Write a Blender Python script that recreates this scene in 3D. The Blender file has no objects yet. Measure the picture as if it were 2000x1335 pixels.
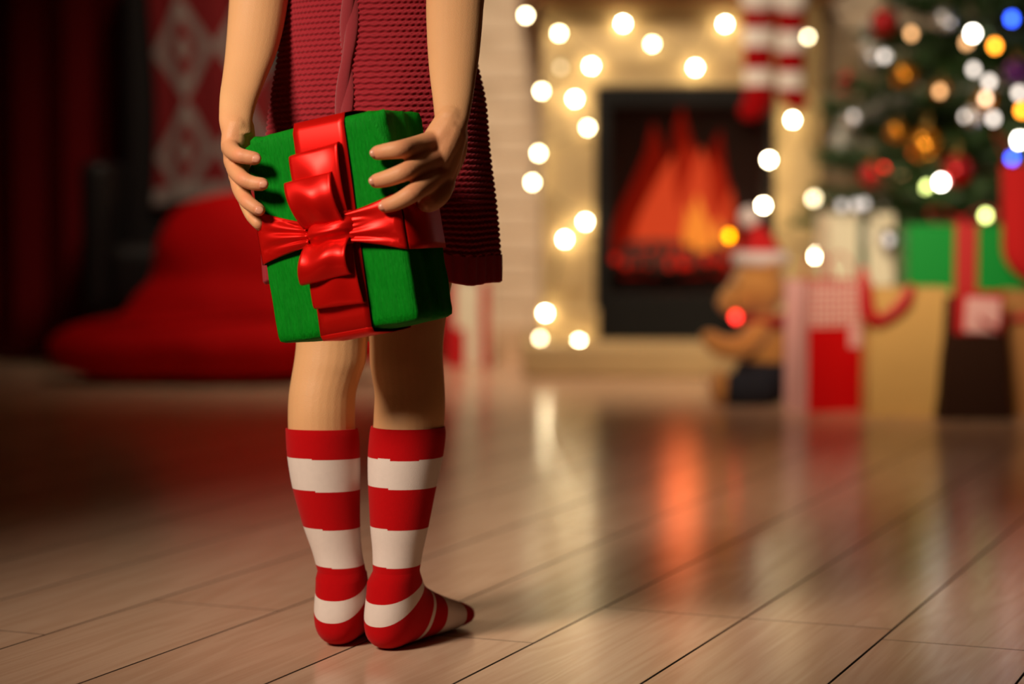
import bpy, bmesh, math, random
import numpy as np
from mathutils import Vector, Matrix, noise

SC = bpy.context.scene
COL = SC.collection
random.seed(7)
R = math.radians
PI = math.pi

# ------------------------------------------------------------------ camera, world, lights, exposure
F = 75 / 36 * 2000          # focal length in pixels of the 2000 px wide frame
H = 0.408                   # lens height
PITCH = math.atan(262.5 / F)
D = 1.947                   # distance of the child
cam = bpy.data.cameras.new('camera')
cam.lens = 75
cam.sensor_width = 36
cam.clip_start = 0.02
cam.dof.use_dof = True
cam.dof.focus_distance = 1.90
cam.dof.aperture_fstop = 2.75
camo = bpy.data.objects.new('camera', cam)
camo.location = (0, 0, H)
camo.rotation_euler = (PI / 2 - PITCH, 0, 0)
COL.objects.link(camo)
SC.camera = camo
SC.view_settings.view_transform = 'Standard'
SC.view_settings.look = 'None'
SC.view_settings.exposure = 0
SC.view_settings.gamma = 1
SC.view_settings.use_curve_mapping = False
SC.cycles.use_denoising = True
try:
    SC.cycles.denoiser = 'OPENIMAGEDENOISE'
except Exception:
    pass
SC.cycles.sample_clamp_indirect = 6
SC.cycles.max_bounces = 8

W = bpy.data.worlds.new('room_dark')
W.use_nodes = True
W.node_tree.nodes['Background'].inputs[0].default_value = (1, .72, .5, 1)
W.node_tree.nodes['Background'].inputs[1].default_value = 0.006
SC.world = W


def area(name, loc, target, size, power, col, spread=180, size_y=None):
    l = bpy.data.lights.new(name, 'AREA')
    l.energy = power
    l.color = col
    l.shape = 'RECTANGLE'
    l.size = size
    l.size_y = size_y or size
    l.spread = R(spread)
    o = bpy.data.objects.new(name, l)
    o.location = loc
    d = Vector(target) - Vector(loc)
    o.rotation_euler = d.to_track_quat('-Z', 'Y').to_euler()
    COL.objects.link(o)
    return o


# key spot on the left of the photographer; warm fills added for wall, presents and corner
sl = bpy.data.lights.new('key_spot', 'SPOT')
sl.energy = 228
sl.color = (1, .85, .68)
sl.spot_size = R(32)
sl.spot_blend = .85
sl.shadow_soft_size = .27
so = bpy.data.objects.new('key_spot', sl)
so.location = (-1.34, 0.56, 1.54)
so.rotation_euler = (Vector((-.22, 1.97, .36)) - so.location).to_track_quat('-Z', 'Y').to_euler()
COL.objects.link(so)
area('wall_fill', (-0.22, 3.9, 2.35), (0.22, 5.6, 0.45), 0.4, 7.5, (1, .85, .66), 70)  # added overhead fill that brightens the back wall, no fixture there
area('gift_fill', (0.30, 2.7, 0.90), (0.80, 4.4, 0.42), 0.30, 2.3, (1, .80, .54), 42)  # unseen low fill added for the fronts of presents and bear
area('corner_fill', (-0.15, 3.5, 2.2), (-0.32, 5.2, 0.3), 0.3, 1.4, (1, .74, .5), 55)  # fill added to lift the bean bag out of the dark corner


# ------------------------------------------------------------------ measuring helpers (pixel of the photograph -> point in the room)
def P(px, py, Y):
    """The point of the room seen at pixel (px,py) that lies Y metres in front of the lens."""
    x = (px - 1000) / F
    u = (667.5 - py) / F
    dy = math.cos(PITCH) + u * math.sin(PITCH)
    dz = -math.sin(PITCH) + u * math.cos(PITCH)
    s = Y / dy
    return Vector((x * s, Y, H + dz * s))


def G(px, py):
    """The floor point seen at a pixel."""
    u = (667.5 - py) / F
    dy = math.cos(PITCH) + u * math.sin(PITCH)
    dz = -math.sin(PITCH) + u * math.cos(PITCH)
    s = -H / dz
    return Vector(((px - 1000) / F * s, dy * s, 0))


def M(n, Y):
    """n pixels at distance Y, in metres."""
    return n * Y / F


# ------------------------------------------------------------------ object helpers
def thing(name, label, cat, loc=(0, 0, 0), rz=0, group=None):
    o = bpy.data.objects.new(name, None)
    o.empty_display_size = .05
    COL.objects.link(o)
    o.location = loc
    o.rotation_euler = (0, 0, rz)
    return tag(o, label, cat, group)


def tag(o, label, cat, group=None):
    o['label'] = label
    o['category'] = cat
    if group:
        o['group'] = group
    return o


def finish(o, mats, parent=None, smooth=True):
    for m in (mats if isinstance(mats, (list, tuple)) else [mats]):
        o.data.materials.append(m)
    if smooth:
        o.data.polygons.foreach_set('use_smooth', [True] * len(o.data.polygons))
    COL.objects.link(o)
    if parent:
        o.parent = parent
    return o


def obj(name, bm, mats, parent=None, smooth=True, world=False, bevel=0, sub=0):
    """Link a bmesh as one mesh object.  world=True: coordinates are room coordinates, moved into the parent's frame."""
    bmesh.ops.recalc_face_normals(bm, faces=bm.faces)
    me = bpy.data.meshes.new(name)
    bm.to_mesh(me)
    bm.free()
    if world and parent:
        me.transform(Pw(parent).inverted())
    o = bpy.data.objects.new(name, me)
    finish(o, mats, parent, smooth)
    if bevel:
        b = o.modifiers.new('bevel', 'BEVEL')
        b.width = bevel
        b.segments = 2
        b.limit_method = 'ANGLE'
    if sub:
        s = o.modifiers.new('sub', 'SUBSURF')
        s.levels = s.render_levels = sub
    return o


def Pw(o):
    m = Matrix.LocRotScale(o.location, o.rotation_euler, o.scale)
    return Pw(o.parent) @ m if o.parent else m


def box(bm, c, s, rot=None, top=1.0):
    """box at centre c with size s; top scales its upper face"""
    vs = []
    for z in (-.5, .5):
        k = top if z > 0 else 1
        for x, y in ((-.5, -.5), (.5, -.5), (.5, .5), (-.5, .5)):
            v = Vector((x * s[0] * k, y * s[1] * k, z * s[2]))
            if rot:
                v = rot @ v
            vs.append(bm.verts.new(v + Vector(c)))
    for f in ((0, 3, 2, 1), (4, 5, 6, 7), (0, 1, 5, 4), (1, 2, 6, 5), (2, 3, 7, 6), (3, 0, 4, 7)):
        bm.faces.new([vs[i] for i in f])
    return bm


def catmull(keys, n):
    """keys: (k,m) array -> resampled with n steps between keys"""
    K = np.asarray(keys, float)
    k = len(K)
    out = []
    for i in range(k - 1):
        p0 = K[i - 1] if i else 2 * K[0] - K[1]
        p1, p2 = K[i], K[i + 1]
        p3 = K[i + 2] if i + 2 < k else 2 * K[-1] - K[-2]
        for j in range(n):
            t = j / n
            out.append(.5 * (2 * p1 + (p2 - p0) * t + (2 * p0 - 5 * p1 + 4 * p2 - p3) * t * t + (3 * p1 - p0 - 3 * p2 + p3) * t ** 3))
    out.append(K[-1])
    return np.array(out)


def loft(bm, rings, caps=True, close=True):
    """rings: list of lists of points"""
    vr = [[bm.verts.new(p) for p in r] for r in rings]
    n = len(vr[0])
    for a, b in zip(vr, vr[1:]):
        for i in range(n if close else n - 1):
            j = (i + 1) % n
            bm.faces.new((a[i], a[j], b[j], b[i]))
    if caps and close:
        for r in (vr[0], vr[-1]):
            try:
                bm.faces.new(r)
            except ValueError:
                pass
    return vr


def sell(a, e):
    return math.copysign(abs(a) ** e, a)


def ring(c, ax, ay, n=24, e=2.0):
    k = 2 / e
    return [Vector(c) + Vector(ax) * sell(math.cos(2 * PI * i / n), k) + Vector(ay) * sell(math.sin(2 * PI * i / n), k) for i in range(n)]


def tube(bm, pts, rad, n=14, steps=5, cap=True, flat=None, ref=None):
    """round tube through pts with radius list, rounded ends; flat = second radius factor along ref"""
    if not hasattr(rad, '__len__'):
        rad = [rad] * len(pts)
    K = catmull([list(p) + [r] for p, r in zip(pts, rad)], steps)
    C = [Vector(k[:3]) for k in K]
    rr = [max(k[3], 1e-5) for k in K]
    T = []
    for i in range(len(C)):
        t = C[min(i + 1, len(C) - 1)] - C[max(i - 1, 0)]
        T.append(t.normalized() if t.length > 1e-9 else Vector((0, 0, 1)))
    a = Vector(ref) if ref else (Vector((0, 0, 1)) if abs(T[0].z) < .9 else Vector((1, 0, 0)))
    rings = []
    u = (a - T[0] * a.dot(T[0])).normalized()
    fr = []
    for t in T:
        u = u - t * u.dot(t)
        u = u.normalized()
        fr.append((u.copy(), t.cross(u)))
    fl = flat or 1
    if cap:
        for s in (.35, .75):
            c = C[0] - T[0] * rr[0] * .9 * math.sqrt(1 - s * s)
            rings.append(ring(c, fr[0][0] * rr[0] * s * fl, fr[0][1] * rr[0] * s, n))
    for c, r, f in zip(C, rr, fr):
        rings.append(ring(c, f[0] * r * fl, f[1] * r, n))
    if cap:
        for s in (.75, .35):
            c = C[-1] + T[-1] * rr[-1] * .9 * math.sqrt(1 - s * s)
            rings.append(ring(c, fr[-1][0] * rr[-1] * s * fl, fr[-1][1] * rr[-1] * s, n))
    loft(bm, rings)
    return bm


def ball(bm, c, r, seg=16, rot=None):
    """ellipsoid, r a number or three radii"""
    r = (r, r, r) if not hasattr(r, '__len__') else r
    m = Matrix.Translation(Vector(c)) @ ((rot.to_4x4()) if rot else Matrix()) @ Matrix.Diagonal((r[0], r[1], r[2], 1))
    bmesh.ops.create_uvsphere(bm, u_segments=seg, v_segments=max(6, seg * 2 // 3), radius=1, matrix=m)
    return bm


def fuse(name, bm, voxel, smooth=4):
    """melt overlapping closed pieces of a bmesh into one continuous skin; returns a new bmesh"""
    bmesh.ops.recalc_face_normals(bm, faces=bm.faces)
    me = bpy.data.meshes.new(name)
    bm.to_mesh(me)
    bm.free()
    o = bpy.data.objects.new(name, me)
    COL.objects.link(o)
    m = o.modifiers.new('r', 'REMESH')
    m.mode = 'VOXEL'
    m.voxel_size = voxel
    if smooth:
        s = o.modifiers.new('s', 'SMOOTH')
        s.factor = .5
        s.iterations = smooth
    dg = bpy.context.evaluated_depsgraph_get()
    ev = o.evaluated_get(dg)
    out = bmesh.new()
    out.from_mesh(ev.to_mesh())
    ev.to_mesh_clear()
    bpy.data.objects.remove(o)
    bpy.data.meshes.remove(me)
    return out


def grid(bm, fn, nu, nv, close=False):
    """surface fn(i/nu, j/nv)"""
    rows = []
    for j in range(nv + 1):
        rows.append([bm.verts.new(fn(i / nu, j / nv)) for i in range(nu if close else nu + 1)])
    k = len(rows[0])
    for a, b in zip(rows, rows[1:]):
        for i in range(k if close else k - 1):
            bm.faces.new((a[i], a[(i + 1) % k], b[(i + 1) % k], b[i]))
    return bm


def thick(o, t, off=-1):
    s = o.modifiers.new('solid', 'SOLIDIFY')
    s.thickness = t
    s.offset = off
    return o


def copy_tree(o, parent=None):
    c = o.copy()
    COL.objects.link(c)
    c.parent = parent
    for ch in list(o.children):
        copy_tree(ch, c)
    return c


# ------------------------------------------------------------------ materials
def lin(r, g, b):
    f = lambda v: v / 12.92 if v <= .04045 else ((v + .055) / 1.055) ** 2.4
    return (f(r / 255), f(g / 255), f(b / 255), 1)


def mat(name, col, rough=.6, var=0, scale=20, bump=0, bscale=None, stretch=None, spec=None, **kw):
    m = bpy.data.materials.new(name)
    m.use_nodes = True
    nt = m.node_tree
    b = nt.nodes['Principled BSDF']
    col = tuple(col) if len(col) == 4 else lin(*col)
    b.inputs['Base Color'].default_value = col
    b.inputs['Roughness'].default_value = rough
    if spec is not None:
        b.inputs['Specular IOR Level'].default_value = spec
    for k, v in kw.items():
        b.inputs[k.replace('_', ' ')].default_value = v
    if var or bump:
        tc = nt.nodes.new('ShaderNodeTexCoord')
        mp = nt.nodes.new('ShaderNodeMapping')
        nt.links.new(tc.outputs['Object'], mp.inputs[0])
        if stretch:
            mp.inputs['Scale'].default_value = stretch
    if var:
        n = nt.nodes.new('ShaderNodeTexNoise')
        n.inputs['Scale'].default_value = scale
        n.inputs['Detail'].default_value = 4
        nt.links.new(mp.outputs[0], n.inputs[0])
        mx = nt.nodes.new('ShaderNodeMix')
        mx.data_type = 'RGBA'
        mx.inputs[6].default_value = tuple(max(0, c * (1 - var)) for c in col[:3]) + (1,)
        mx.inputs[7].default_value = tuple(min(1, c * (1 + var)) for c in col[:3]) + (1,)
        nt.links.new(n.outputs[0], mx.inputs[0])
        nt.links.new(mx.outputs[2], b.inputs['Base Color'])
    if bump:
        n2 = nt.nodes.new('ShaderNodeTexNoise')
        n2.inputs['Scale'].default_value = bscale or scale
        n2.inputs['Detail'].default_value = 5
        nt.links.new(mp.outputs[0], n2.inputs[0])
        bp = nt.nodes.new('ShaderNodeBump')
        bp.inputs['Strength'].default_value = 1
        bp.inputs['Distance'].default_value = bump
        nt.links.new(n2.outputs[0], bp.inputs['Height'])
        nt.links.new(bp.outputs[0], b.inputs['Normal'])
    return m


def glow(name, col, strength):
    m = bpy.data.materials.new(name)
    m.use_nodes = True
    nt = m.node_tree
    nt.nodes.remove(nt.nodes['Principled BSDF'])
    e = nt.nodes.new('ShaderNodeEmission')
    e.inputs[0].default_value = tuple(col) + (1,)
    e.inputs[1].default_value = strength
    nt.links.new(e.outputs[0], nt.nodes['Material Output'].inputs[0])
    return m


def N(nt, kind, **kw):
    n = nt.nodes.new(kind)
    for k, v in kw.items():
        setattr(n, k, v)
    return n


def wood(name, c1, c2, rough=.3):
    """washed oak: grain along the object's local Y, shifted per plank"""
    m = bpy.data.materials.new(name)
    m.use_nodes = True
    nt = m.node_tree
    b = nt.nodes['Principled BSDF']
    tc = N(nt, 'ShaderNodeTexCoord')
    oi = N(nt, 'ShaderNodeObjectInfo')
    ad = N(nt, 'ShaderNodeVectorMath', operation='MULTIPLY_ADD')
    cv = N(nt, 'ShaderNodeCombineXYZ')
    for i in range(3):
        nt.links.new(oi.outputs['Random'], cv.inputs[i])
    ad.inputs[1].default_value = (37, 53, 11)
    nt.links.new(cv.outputs[0], ad.inputs[0])
    nt.links.new(tc.outputs['Object'], ad.inputs[2])
    mp = N(nt, 'ShaderNodeMapping')
    mp.inputs['Scale'].default_value = (14, 1.2, 5)
    nt.links.new(ad.outputs[0], mp.inputs[0])
    n1 = N(nt, 'ShaderNodeTexNoise')
    n1.inputs['Scale'].default_value = 1.2
    n1.inputs['Detail'].default_value = 3
    n1.inputs['Distortion'].default_value = .6
    nt.links.new(mp.outputs[0], n1.inputs[0])
    # growth rings: sine of the noise field
    ml = N(nt, 'ShaderNodeMath', operation='MULTIPLY')
    ml.inputs[1].default_value = 46
    nt.links.new(n1.outputs[0], ml.inputs[0])
    sn = N(nt, 'ShaderNodeMath', operation='SINE')
    nt.links.new(ml.outputs[0], sn.inputs[0])
    mp2 = N(nt, 'ShaderNodeMapping')
    mp2.inputs['Scale'].default_value = (320, 9, 50)
    nt.links.new(ad.outputs[0], mp2.inputs[0])
    n2 = N(nt, 'ShaderNodeTexNoise')
    n2.inputs['Scale'].default_value = 1
    n2.inputs['Detail'].default_value = 3
    nt.links.new(mp2.outputs[0], n2.inputs[0])
    s2 = N(nt, 'ShaderNodeMath', operation='MULTIPLY_ADD')
    s2.inputs[1].default_value = .16
    s2.inputs[2].default_value = .18
    nt.links.new(sn.outputs[0], s2.inputs[0])
    s3 = N(nt, 'ShaderNodeMath', operation='MULTIPLY_ADD')
    s3.inputs[1].default_value = .55
    nt.links.new(n2.outputs[0], s3.inputs[0])
    nt.links.new(s2.outputs[0], s3.inputs[2])
    s4 = N(nt, 'ShaderNodeMath', operation='MULTIPLY_ADD')
    s4.inputs[1].default_value = .25
    nt.links.new(oi.outputs['Random'], s4.inputs[0])
    nt.links.new(s3.outputs[0], s4.inputs[2])
    mx = N(nt, 'ShaderNodeMix', data_type='RGBA')
    mx.inputs[6].default_value = c1
    mx.inputs[7].default_value = c2
    nt.links.new(s4.outputs[0], mx.inputs[0])
    nt.links.new(mx.outputs[2], b.inputs['Base Color'])
    b.inputs['Roughness'].default_value = rough
    b.inputs['Specular IOR Level'].default_value = .45
    bp = N(nt, 'ShaderNodeBump')
    bp.inputs['Distance'].default_value = .00012
    bp.inputs['Strength'].default_value = .6
    nt.links.new(s3.outputs[0], bp.inputs['Height'])
    nt.links.new(bp.outputs[0], b.inputs['Normal'])
    return m


# ------------------------------------------------------------------ the room
XL, XR, YF, YB, ZC = -2.2, 2.2, -0.9, 5.72, 2.6
m_sub = mat('dark_gap', lin(60, 38, 22), .9)
m_oak = wood('washed_oak', lin(236, 198, 168), lin(208, 164, 132), .20)
m_plaster = mat('cream_plaster', lin(214, 190, 158), .85, .05, 3)
m_maroon = mat('maroon_paint', lin(74, 12, 14), .8, .08, 4)
m_mortar = mat('cream_mortar', lin(216, 190, 160), .95)
m_brick = mat('whitewashed_brick', lin(228, 202, 172), .85, .05, 9, .0008, 60)
m_trim = mat('cream_trim', lin(214, 178, 140), .5)


def structure(name, bm, m, world=True):
    o = obj(name, bm, m, None, smooth=False)
    o['kind'] = 'structure'
    return o


def slab(name, x0, x1, y0, y1, z0, z1, m):
    bm = bmesh.new()
    box(bm, ((x0 + x1) / 2, (y0 + y1) / 2, (z0 + z1) / 2), (x1 - x0, y1 - y0, z1 - z0))
    return structure(name, bm, m)


floor = slab('floor', XL, XR, YF, YB, -.05, -.012, m_sub)
ceiling = slab('ceiling', XL, XR, YF, YB, ZC, ZC + .05, m_plaster)
wall_left = slab('wall_left', XL - .06, XL, YF, YB, -.05, ZC + .05, m_maroon)
wall_right = slab('wall_right', XR, XR + .06, YF, YB, -.05, ZC + .05, m_plaster)
wall_back = slab('wall_back', XL - .06, XR + .06, YB, YB + .08, -.05, ZC + .05, m_mortar)

# planks, laid at an angle to the room; seams and a joint taken from the floor in the photograph
pdir = Vector((2715 - 1000, F * 1.0, 0)).normalized()
pn = Vector((pdir.y, -pdir.x, 0))
s1 = G(887, 1334).dot(pn)
PITCHW = G(1253, 1334).dot(pn) - s1
PL = 1.285
joint = G(1540, 1213).dot(pdir)


def plank_bm(w, l, t=.012, ch=.0006):
    bm = bmesh.new()
    for z, k in ((-t, 0), (-ch, 0), (0, ch)):
        for x, y in ((-1, -1), (1, -1), (1, 1), (-1, 1)):
            bm.verts.new((x * (w / 2 - k), y * (l / 2 - k * .3), z))
    v = list(bm.verts)
    for a in (0, 4):
        for i in range(4):
            j = (i + 1) % 4
            bm.faces.new((v[a + i], v[a + j], v[a + 4 + j], v[a + 4 + i])).material_index = 1
    bm.faces.new(v[8:12])
    bm.faces.new(v[3::-1])
    return bm


prot = math.atan2(-pdir.x, pdir.y)
first = None
for k in range(-26, 27):
    nn = s1 + (k + .5) * PITCHW
    off = joint if k == 1 else joint + ((k * .37 + .11 * (k % 3)) % 1) * PL
    for q in range(-6, 8):
        tt = off + (q + .5) * PL
        c = pn * nn + pdir * tt
        cs = [c + pn * (a * PITCHW / 2) + pdir * (b * PL / 2) for a, b in ((-1, -1), (1, -1), (1, 1), (-1, 1))]
        if max(p.x for p in cs) < XL + .02 or min(p.x for p in cs) > XR - .02 or max(p.y for p in cs) < YF + .02 or min(p.y for p in cs) > YB - .02:
            continue
        inside = all(XL <= p.x <= XR and YF <= p.y <= YB for p in cs)
        if inside and first:
            o = first.copy()
            COL.objects.link(o)
        else:
            bm = plank_bm(PITCHW - .0014, PL - .0016)
            if not inside:
                mw = Matrix.Translation(c) @ Matrix.Rotation(prot, 4, 'Z')
                inv = mw.inverted()
                for pt, no in (((XL, 0, 0), (-1, 0, 0)), ((XR, 0, 0), (1, 0, 0)), ((0, YF, 0), (0, -1, 0)), ((0, YB, 0), (0, 1, 0))):
                    g = bm.verts[:] + bm.edges[:] + bm.faces[:]
                    r = bmesh.ops.bisect_plane(bm, geom=g, plane_co=inv @ Vector(pt), plane_no=inv.to_3x3() @ Vector(no), clear_outer=True)
                    ed = [e for e in r['geom_cut'] if isinstance(e, bmesh.types.BMEdge)]
                    if ed:
                        bmesh.ops.holes_fill(bm, edges=[e for e in bm.edges if e.is_boundary])
                if len(bm.faces) < 4:
                    bm.free()
                    continue
            o = obj('plank', bm, [m_oak, m_sub], floor, smooth=False)
            if inside:
                first = o
        o.location = c
        o.rotation_euler = (0, 0, prot)

# whitewashed brick facing on the right half of the back wall
BX0, BW, BH = -.16, .214, .0655
bb = bmesh.new()
box(bb, (0, 0, 0), (BW - .009, .03, BH - .008))
bmesh.ops.bevel(bb, geom=bb.edges[:], offset=.004, segments=1, affect='EDGES')
bfirst = None
for r in range(22):
    for c in range(10):
        x = BX0 + (c + .5 + .5 * (r % 2)) * BW
        z = (r + .5) * BH + .075
        if .30 < x < .56 and z < .8:
            continue
        if bfirst is None:
            bfirst = o = obj('brick', bb, m_brick, wall_back, smooth=False)
        else:
            o = bfirst.copy()
            COL.objects.link(o)
        o.location = (x, YB + .010 + random.uniform(-.0015, .0015), z)
        o.rotation_euler = (0, 0, random.uniform(-.004, .004))
slab('baseboard_back', -.12, XR, YB - .030, YB, 0, .07, m_trim)

# dark red curtain over the left half of the back wall
m_curtain = mat('maroon_velvet', lin(112, 8, 14), .75, .12, 6, spec=.15)


def curtain(x0, x1, y, z0, z1, folds, amp, name, label):
    o = thing(name, label, 'curtain', ((x0 + x1) / 2, y, 0))
    bm = bmesh.new()
    w = x1 - x0

    def f(u, v):
        k = .75 + .25 * math.cos(v * 2.4)
        ph = 2 * PI * folds * u + .8 * math.sin(9 * u + v)
        return ((u - .5) * w + .012 * math.sin(ph * 2), amp * k * math.sin(ph) + .008 * math.sin(5 * v + 11 * u), z0 + (z1 - z0) * v)
    grid(bm, f, int(folds * 14), 16)
    thick(obj('drape', bm, m_curtain, o), .003)
    bm = bmesh.new()
    tube(bm, [(-w / 2 - .05, 0, z1 + .015), (0, 0, z1 + .015), (w / 2 + .05, 0, z1 + .015)], .012)
    obj('curtain_rod', bm, m_rod, o)
    bm = bmesh.new()
    tube(bm, [(0, .021 * math.cos(a), .021 * math.sin(a)) for a in [2 * PI * j / 12 for j in range(13)]], .003, n=6, steps=1, cap=False)
    r0 = obj('curtain_ring', bm, m_rod, o)
    for i in range(int(folds)):
        r = r0 if i == 0 else r0.copy()
        if i:
            COL.objects.link(r)
        r.location = (-w / 2 + (i + .5) * w / folds, 0, z1 + .012)


m_rod = mat('dark_bronze', lin(50, 36, 28), .4, Metallic=.8)
curtain(-1.75, -.17, YB - .09, .02, 2.3, 13, .045, 'curtain', 'dark red velvet curtain in deep folds behind the red bean bag')

# ------------------------------------------------------------------ fireplace
FY = 5.33                                     # face of the surround
m_stone = mat('cream_stone', lin(184, 156, 110), .7, .08, 8, .001, 40)
m_mantel = mat('mantel_oak', lin(160, 110, 66), .5, .15, 8, stretch=(1, 8, 8))
m_black = mat('black_iron', lin(9, 7, 7), .6, spec=.2)
m_soot = mat('sooty_firebrick', lin(34, 15, 11), .95, .2, 12)
m_log = mat('charred_log', lin(44, 26, 18), .95, .4, 30, .004, 40)
fx0, fx1 = P(1060, 400, FY).x, P(1604, 400, FY).x          # outer edges
ox0, ox1 = P(1163, 400, FY).x, P(1512, 400, FY).x          # opening
zt = P(1300, 168, FY).z
zb = P(1300, 662, FY).z
zm = P(1300, 6, FY).z
fc = (fx0 + fx1) / 2
fire = thing('fireplace', 'cream stone fireplace with black firebox and glowing fire', 'fireplace', (fc, FY, 0))


def fpart(name, m, boxes, bevel=.006):
    bm = bmesh.new()
    for x0, x1, y0, y1, z0, z1 in boxes:
        box(bm, ((x0 + x1) / 2 - fc, (y0 + y1) / 2 - FY, (z0 + z1) / 2), (x1 - x0, y1 - y0, z1 - z0))
    return obj(name, bm, m, fire, smooth=False, bevel=bevel)


yb = YB - .026
hz = zb - .002
c1 = fpart('column', m_stone, [(fx0, ox0, FY, yb, hz, zt)])
c2 = fpart('column', m_stone, [(ox1, fx1, FY, yb, hz, zt)])
for c, x0, x1 in ((c1, fx0, ox0), (c2, ox1, fx1)):
    for nm, bx in (('recessed_panel', (x0 + .03, x1 - .03, FY - .008, FY, hz + .12, zt - .06)), ('plinth', (x0 - .008, x1 + .008, FY - .014, FY, hz, hz + .08))):
        bm = bmesh.new()
        box(bm, ((bx[0] + bx[1]) / 2 - fc, (bx[2] + bx[3]) / 2 - FY, (bx[4] + bx[5]) / 2), (bx[1] - bx[0], bx[3] - bx[2], bx[5] - bx[4]))
        obj(nm, bm, m_stone, c, smooth=False, bevel=.004)
fpart('frieze', m_stone, [(fx0, fx1, FY, yb, zt, zm), (fx0 + .06, fx1 - .06, FY - .009, FY, zt + .045, zm - .04)])
fpart('mantel_shelf', m_mantel, [(fx0 - .06, fx1 + .06, FY - .09, yb, zm + .02, zm + .06), (fx0 - .03, fx1 + .03, FY - .05, yb, zm, zm + .02)])
hy0 = 5.10
fpart('hearth', m_stone, [(P(1022, 700, hy0).x, fx1 + .03, hy0, yb, 0, hz)], .01)
fpart('firebox', m_soot, [(ox0, ox1, FY + .21, FY + .22, hz, zt), (ox0, ox0 + .01, FY + .03, FY + .21, hz, zt), (ox1 - .01, ox1, FY + .03, FY + .21, hz, zt),
                         (ox0 + .01, ox1 - .01, FY + .03, FY + .21, zt - .01, zt), (ox0 + .01, ox1 - .01, FY + .03, FY + .21, hz, hz + .012)], 0)
fpart('iron_frame', m_black, [(ox0, ox0 + .038, FY - .006, FY + .03, hz, zt), (ox1 - .02, ox1, FY - .006, FY + .03, hz, zt), (ox0 + .038, ox1 - .02, FY - .006, FY + .03, zt - .05, zt),
                              (ox0 + .038, ox1 - .02, FY - .006, FY + .03, hz, hz + .115)], .003)
gr = fpart('fire_grate', m_black, [(ox0 + .07 + i * .04, ox0 + .082 + i * .04, FY + .07, FY + .18, hz + .115, hz + .125) for i in range(8)] + [(ox0 + .06, ox1 - .06, FY + .08, FY + .09, hz + .105, hz + .115), (ox0 + .06, ox1 - .06, FY + .16, FY + .17, hz + .105, hz + .115)]
           + [(x, x + .012, y, y + .012, hz + .012, hz + .105) for x in (ox0 + .08, ox1 - .09) for y in (FY + .08, FY + .16)], 0)
m_ember = glow('ember_glow', (1, .012, .004), .7)
m_fl1 = glow('flame_deep_red', (1, .045, .012), .36)
m_fl2 = glow('flame_orange', (1, .085, .022), .62)
m_fl3 = glow('flame_gold', (1, .26, .03), .95)


def fpx(px, py, y):
    p = P(px, py, y)
    return Vector((p.x - fc, p.y - FY, p.z))


for a, b, r in (((1195, 515), (1345, 520), .026), ((1290, 522), (1455, 508), .026), ((1230, 488), (1400, 492), .022)):
    bm = bmesh.new()
    y = FY + (.10 if r > .024 else .13)
    p, q = fpx(*a, y), fpx(*b, y + .03)
    tube(bm, [p, p.lerp(q, .4) + Vector((0, 0, .004)), q], [r, r * 1.1, r * .9], n=10)
    l = obj('log', bm, m_log, fire)
    bm = bmesh.new()
    for i in range(7):
        t = (i + .5) / 7
        ball(bm, p.lerp(q, t) + Vector((random.uniform(-.01, .01), -r * .7, random.uniform(-.3, .5) * r)), (r * random.uniform(.35, .75), r * .5, r * random.uniform(.35, .6)), 8)
    obj('ember', bm, m_ember, l)


fl_ = bpy.data.lights.new('fire_light', 'POINT')
fl_.energy = .9
fl_.color = (1, .16, .04)
fl_.shadow_soft_size = .05
fo_ = bpy.data.objects.new('fire_light', fl_)
fo_.location = (fc + .01, FY + .10, P(1350, 430, FY).z)
COL.objects.link(fo_)


def flame(px, py, h, w, y, m, lean=0):
    bm = bmesh.new()
    b = fpx(px, py, y)
    k = []
    ph = random.uniform(0, 6)
    for i in range(9):
        t = i / 8
        r = w * (.35 + .65 * math.sin(min(1, t * 2.6) * PI / 2)) * (1 - t) ** .8 + .0008
        k.append((b + Vector((lean * t + .25 * w * math.sin(ph + 5 * t) * t, .004 * math.sin(4 * t), h * t)), r))
    loft(bm, [ring(c, (r, 0, 0), (0, r * .35, 0), 12) for c, r in k])
    obj('flame', bm, m, fire)


m_fl0 = glow('flame_dark_red', (1, .03, .008), .15)
for px, py, hh, w, m, y, ln in ((1235, 540, .33, .075, m_fl0, .205, .02), (1290, 540, .40, .085, m_fl0, .208, 0), (1350, 540, .44, .09, m_fl0, .206, -.01), (1415, 540, .38, .08, m_fl0, .208, -.02),
                                (1250, 530, .24, .060, m_fl1, .19, .03), (1320, 525, .33, .085, m_fl1, .195, .02), (1400, 525, .30, .070, m_fl1, .19, -.02),
                                (1295, 500, .26, .062, m_fl2, .16, .02), (1375, 500, .28, .066, m_fl2, .165, -.025), (1260, 500, .17, .038, m_fl2, .155, .01), (1420, 505, .18, .034, m_fl2, .155, 0),
                                (1372, 495, .15, .034, m_fl3, .13, -.008), (1345, 480, .10, .020, m_fl3, .125, 0), (1404, 480, .07, .018, m_fl3, .13, 0)):
    flame(px, py, hh, w, FY + y, m, ln)

# ------------------------------------------------------------------ fairy lights round the fireplace
m_wire = mat('dark_green_wire', lin(24, 40, 22), .6)
m_cap = mat('bulb_cap', lin(30, 44, 26), .5)
m_warm = {k: glow('warm_bulb_' + k, (1, .82, .48), v) for k, v in (('bright', 120), ('mid', 48), ('soft', 22), ('dim', 4))}
BR = .0060


def bulb_mesh(r):
    bm = bmesh.new()
    prof = [(0, -1.1), (.5, -1.0), (.9, -.45), (1, .1), (.78, .75), (.45, 1.1), (.4, 1.3)]
    loft(bm, [ring((0, 0, z * r), (max(x, .02) * r, 0, 0), (0, max(x, .02) * r, 0), 12) for x, z in prof])
    return bm


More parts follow.
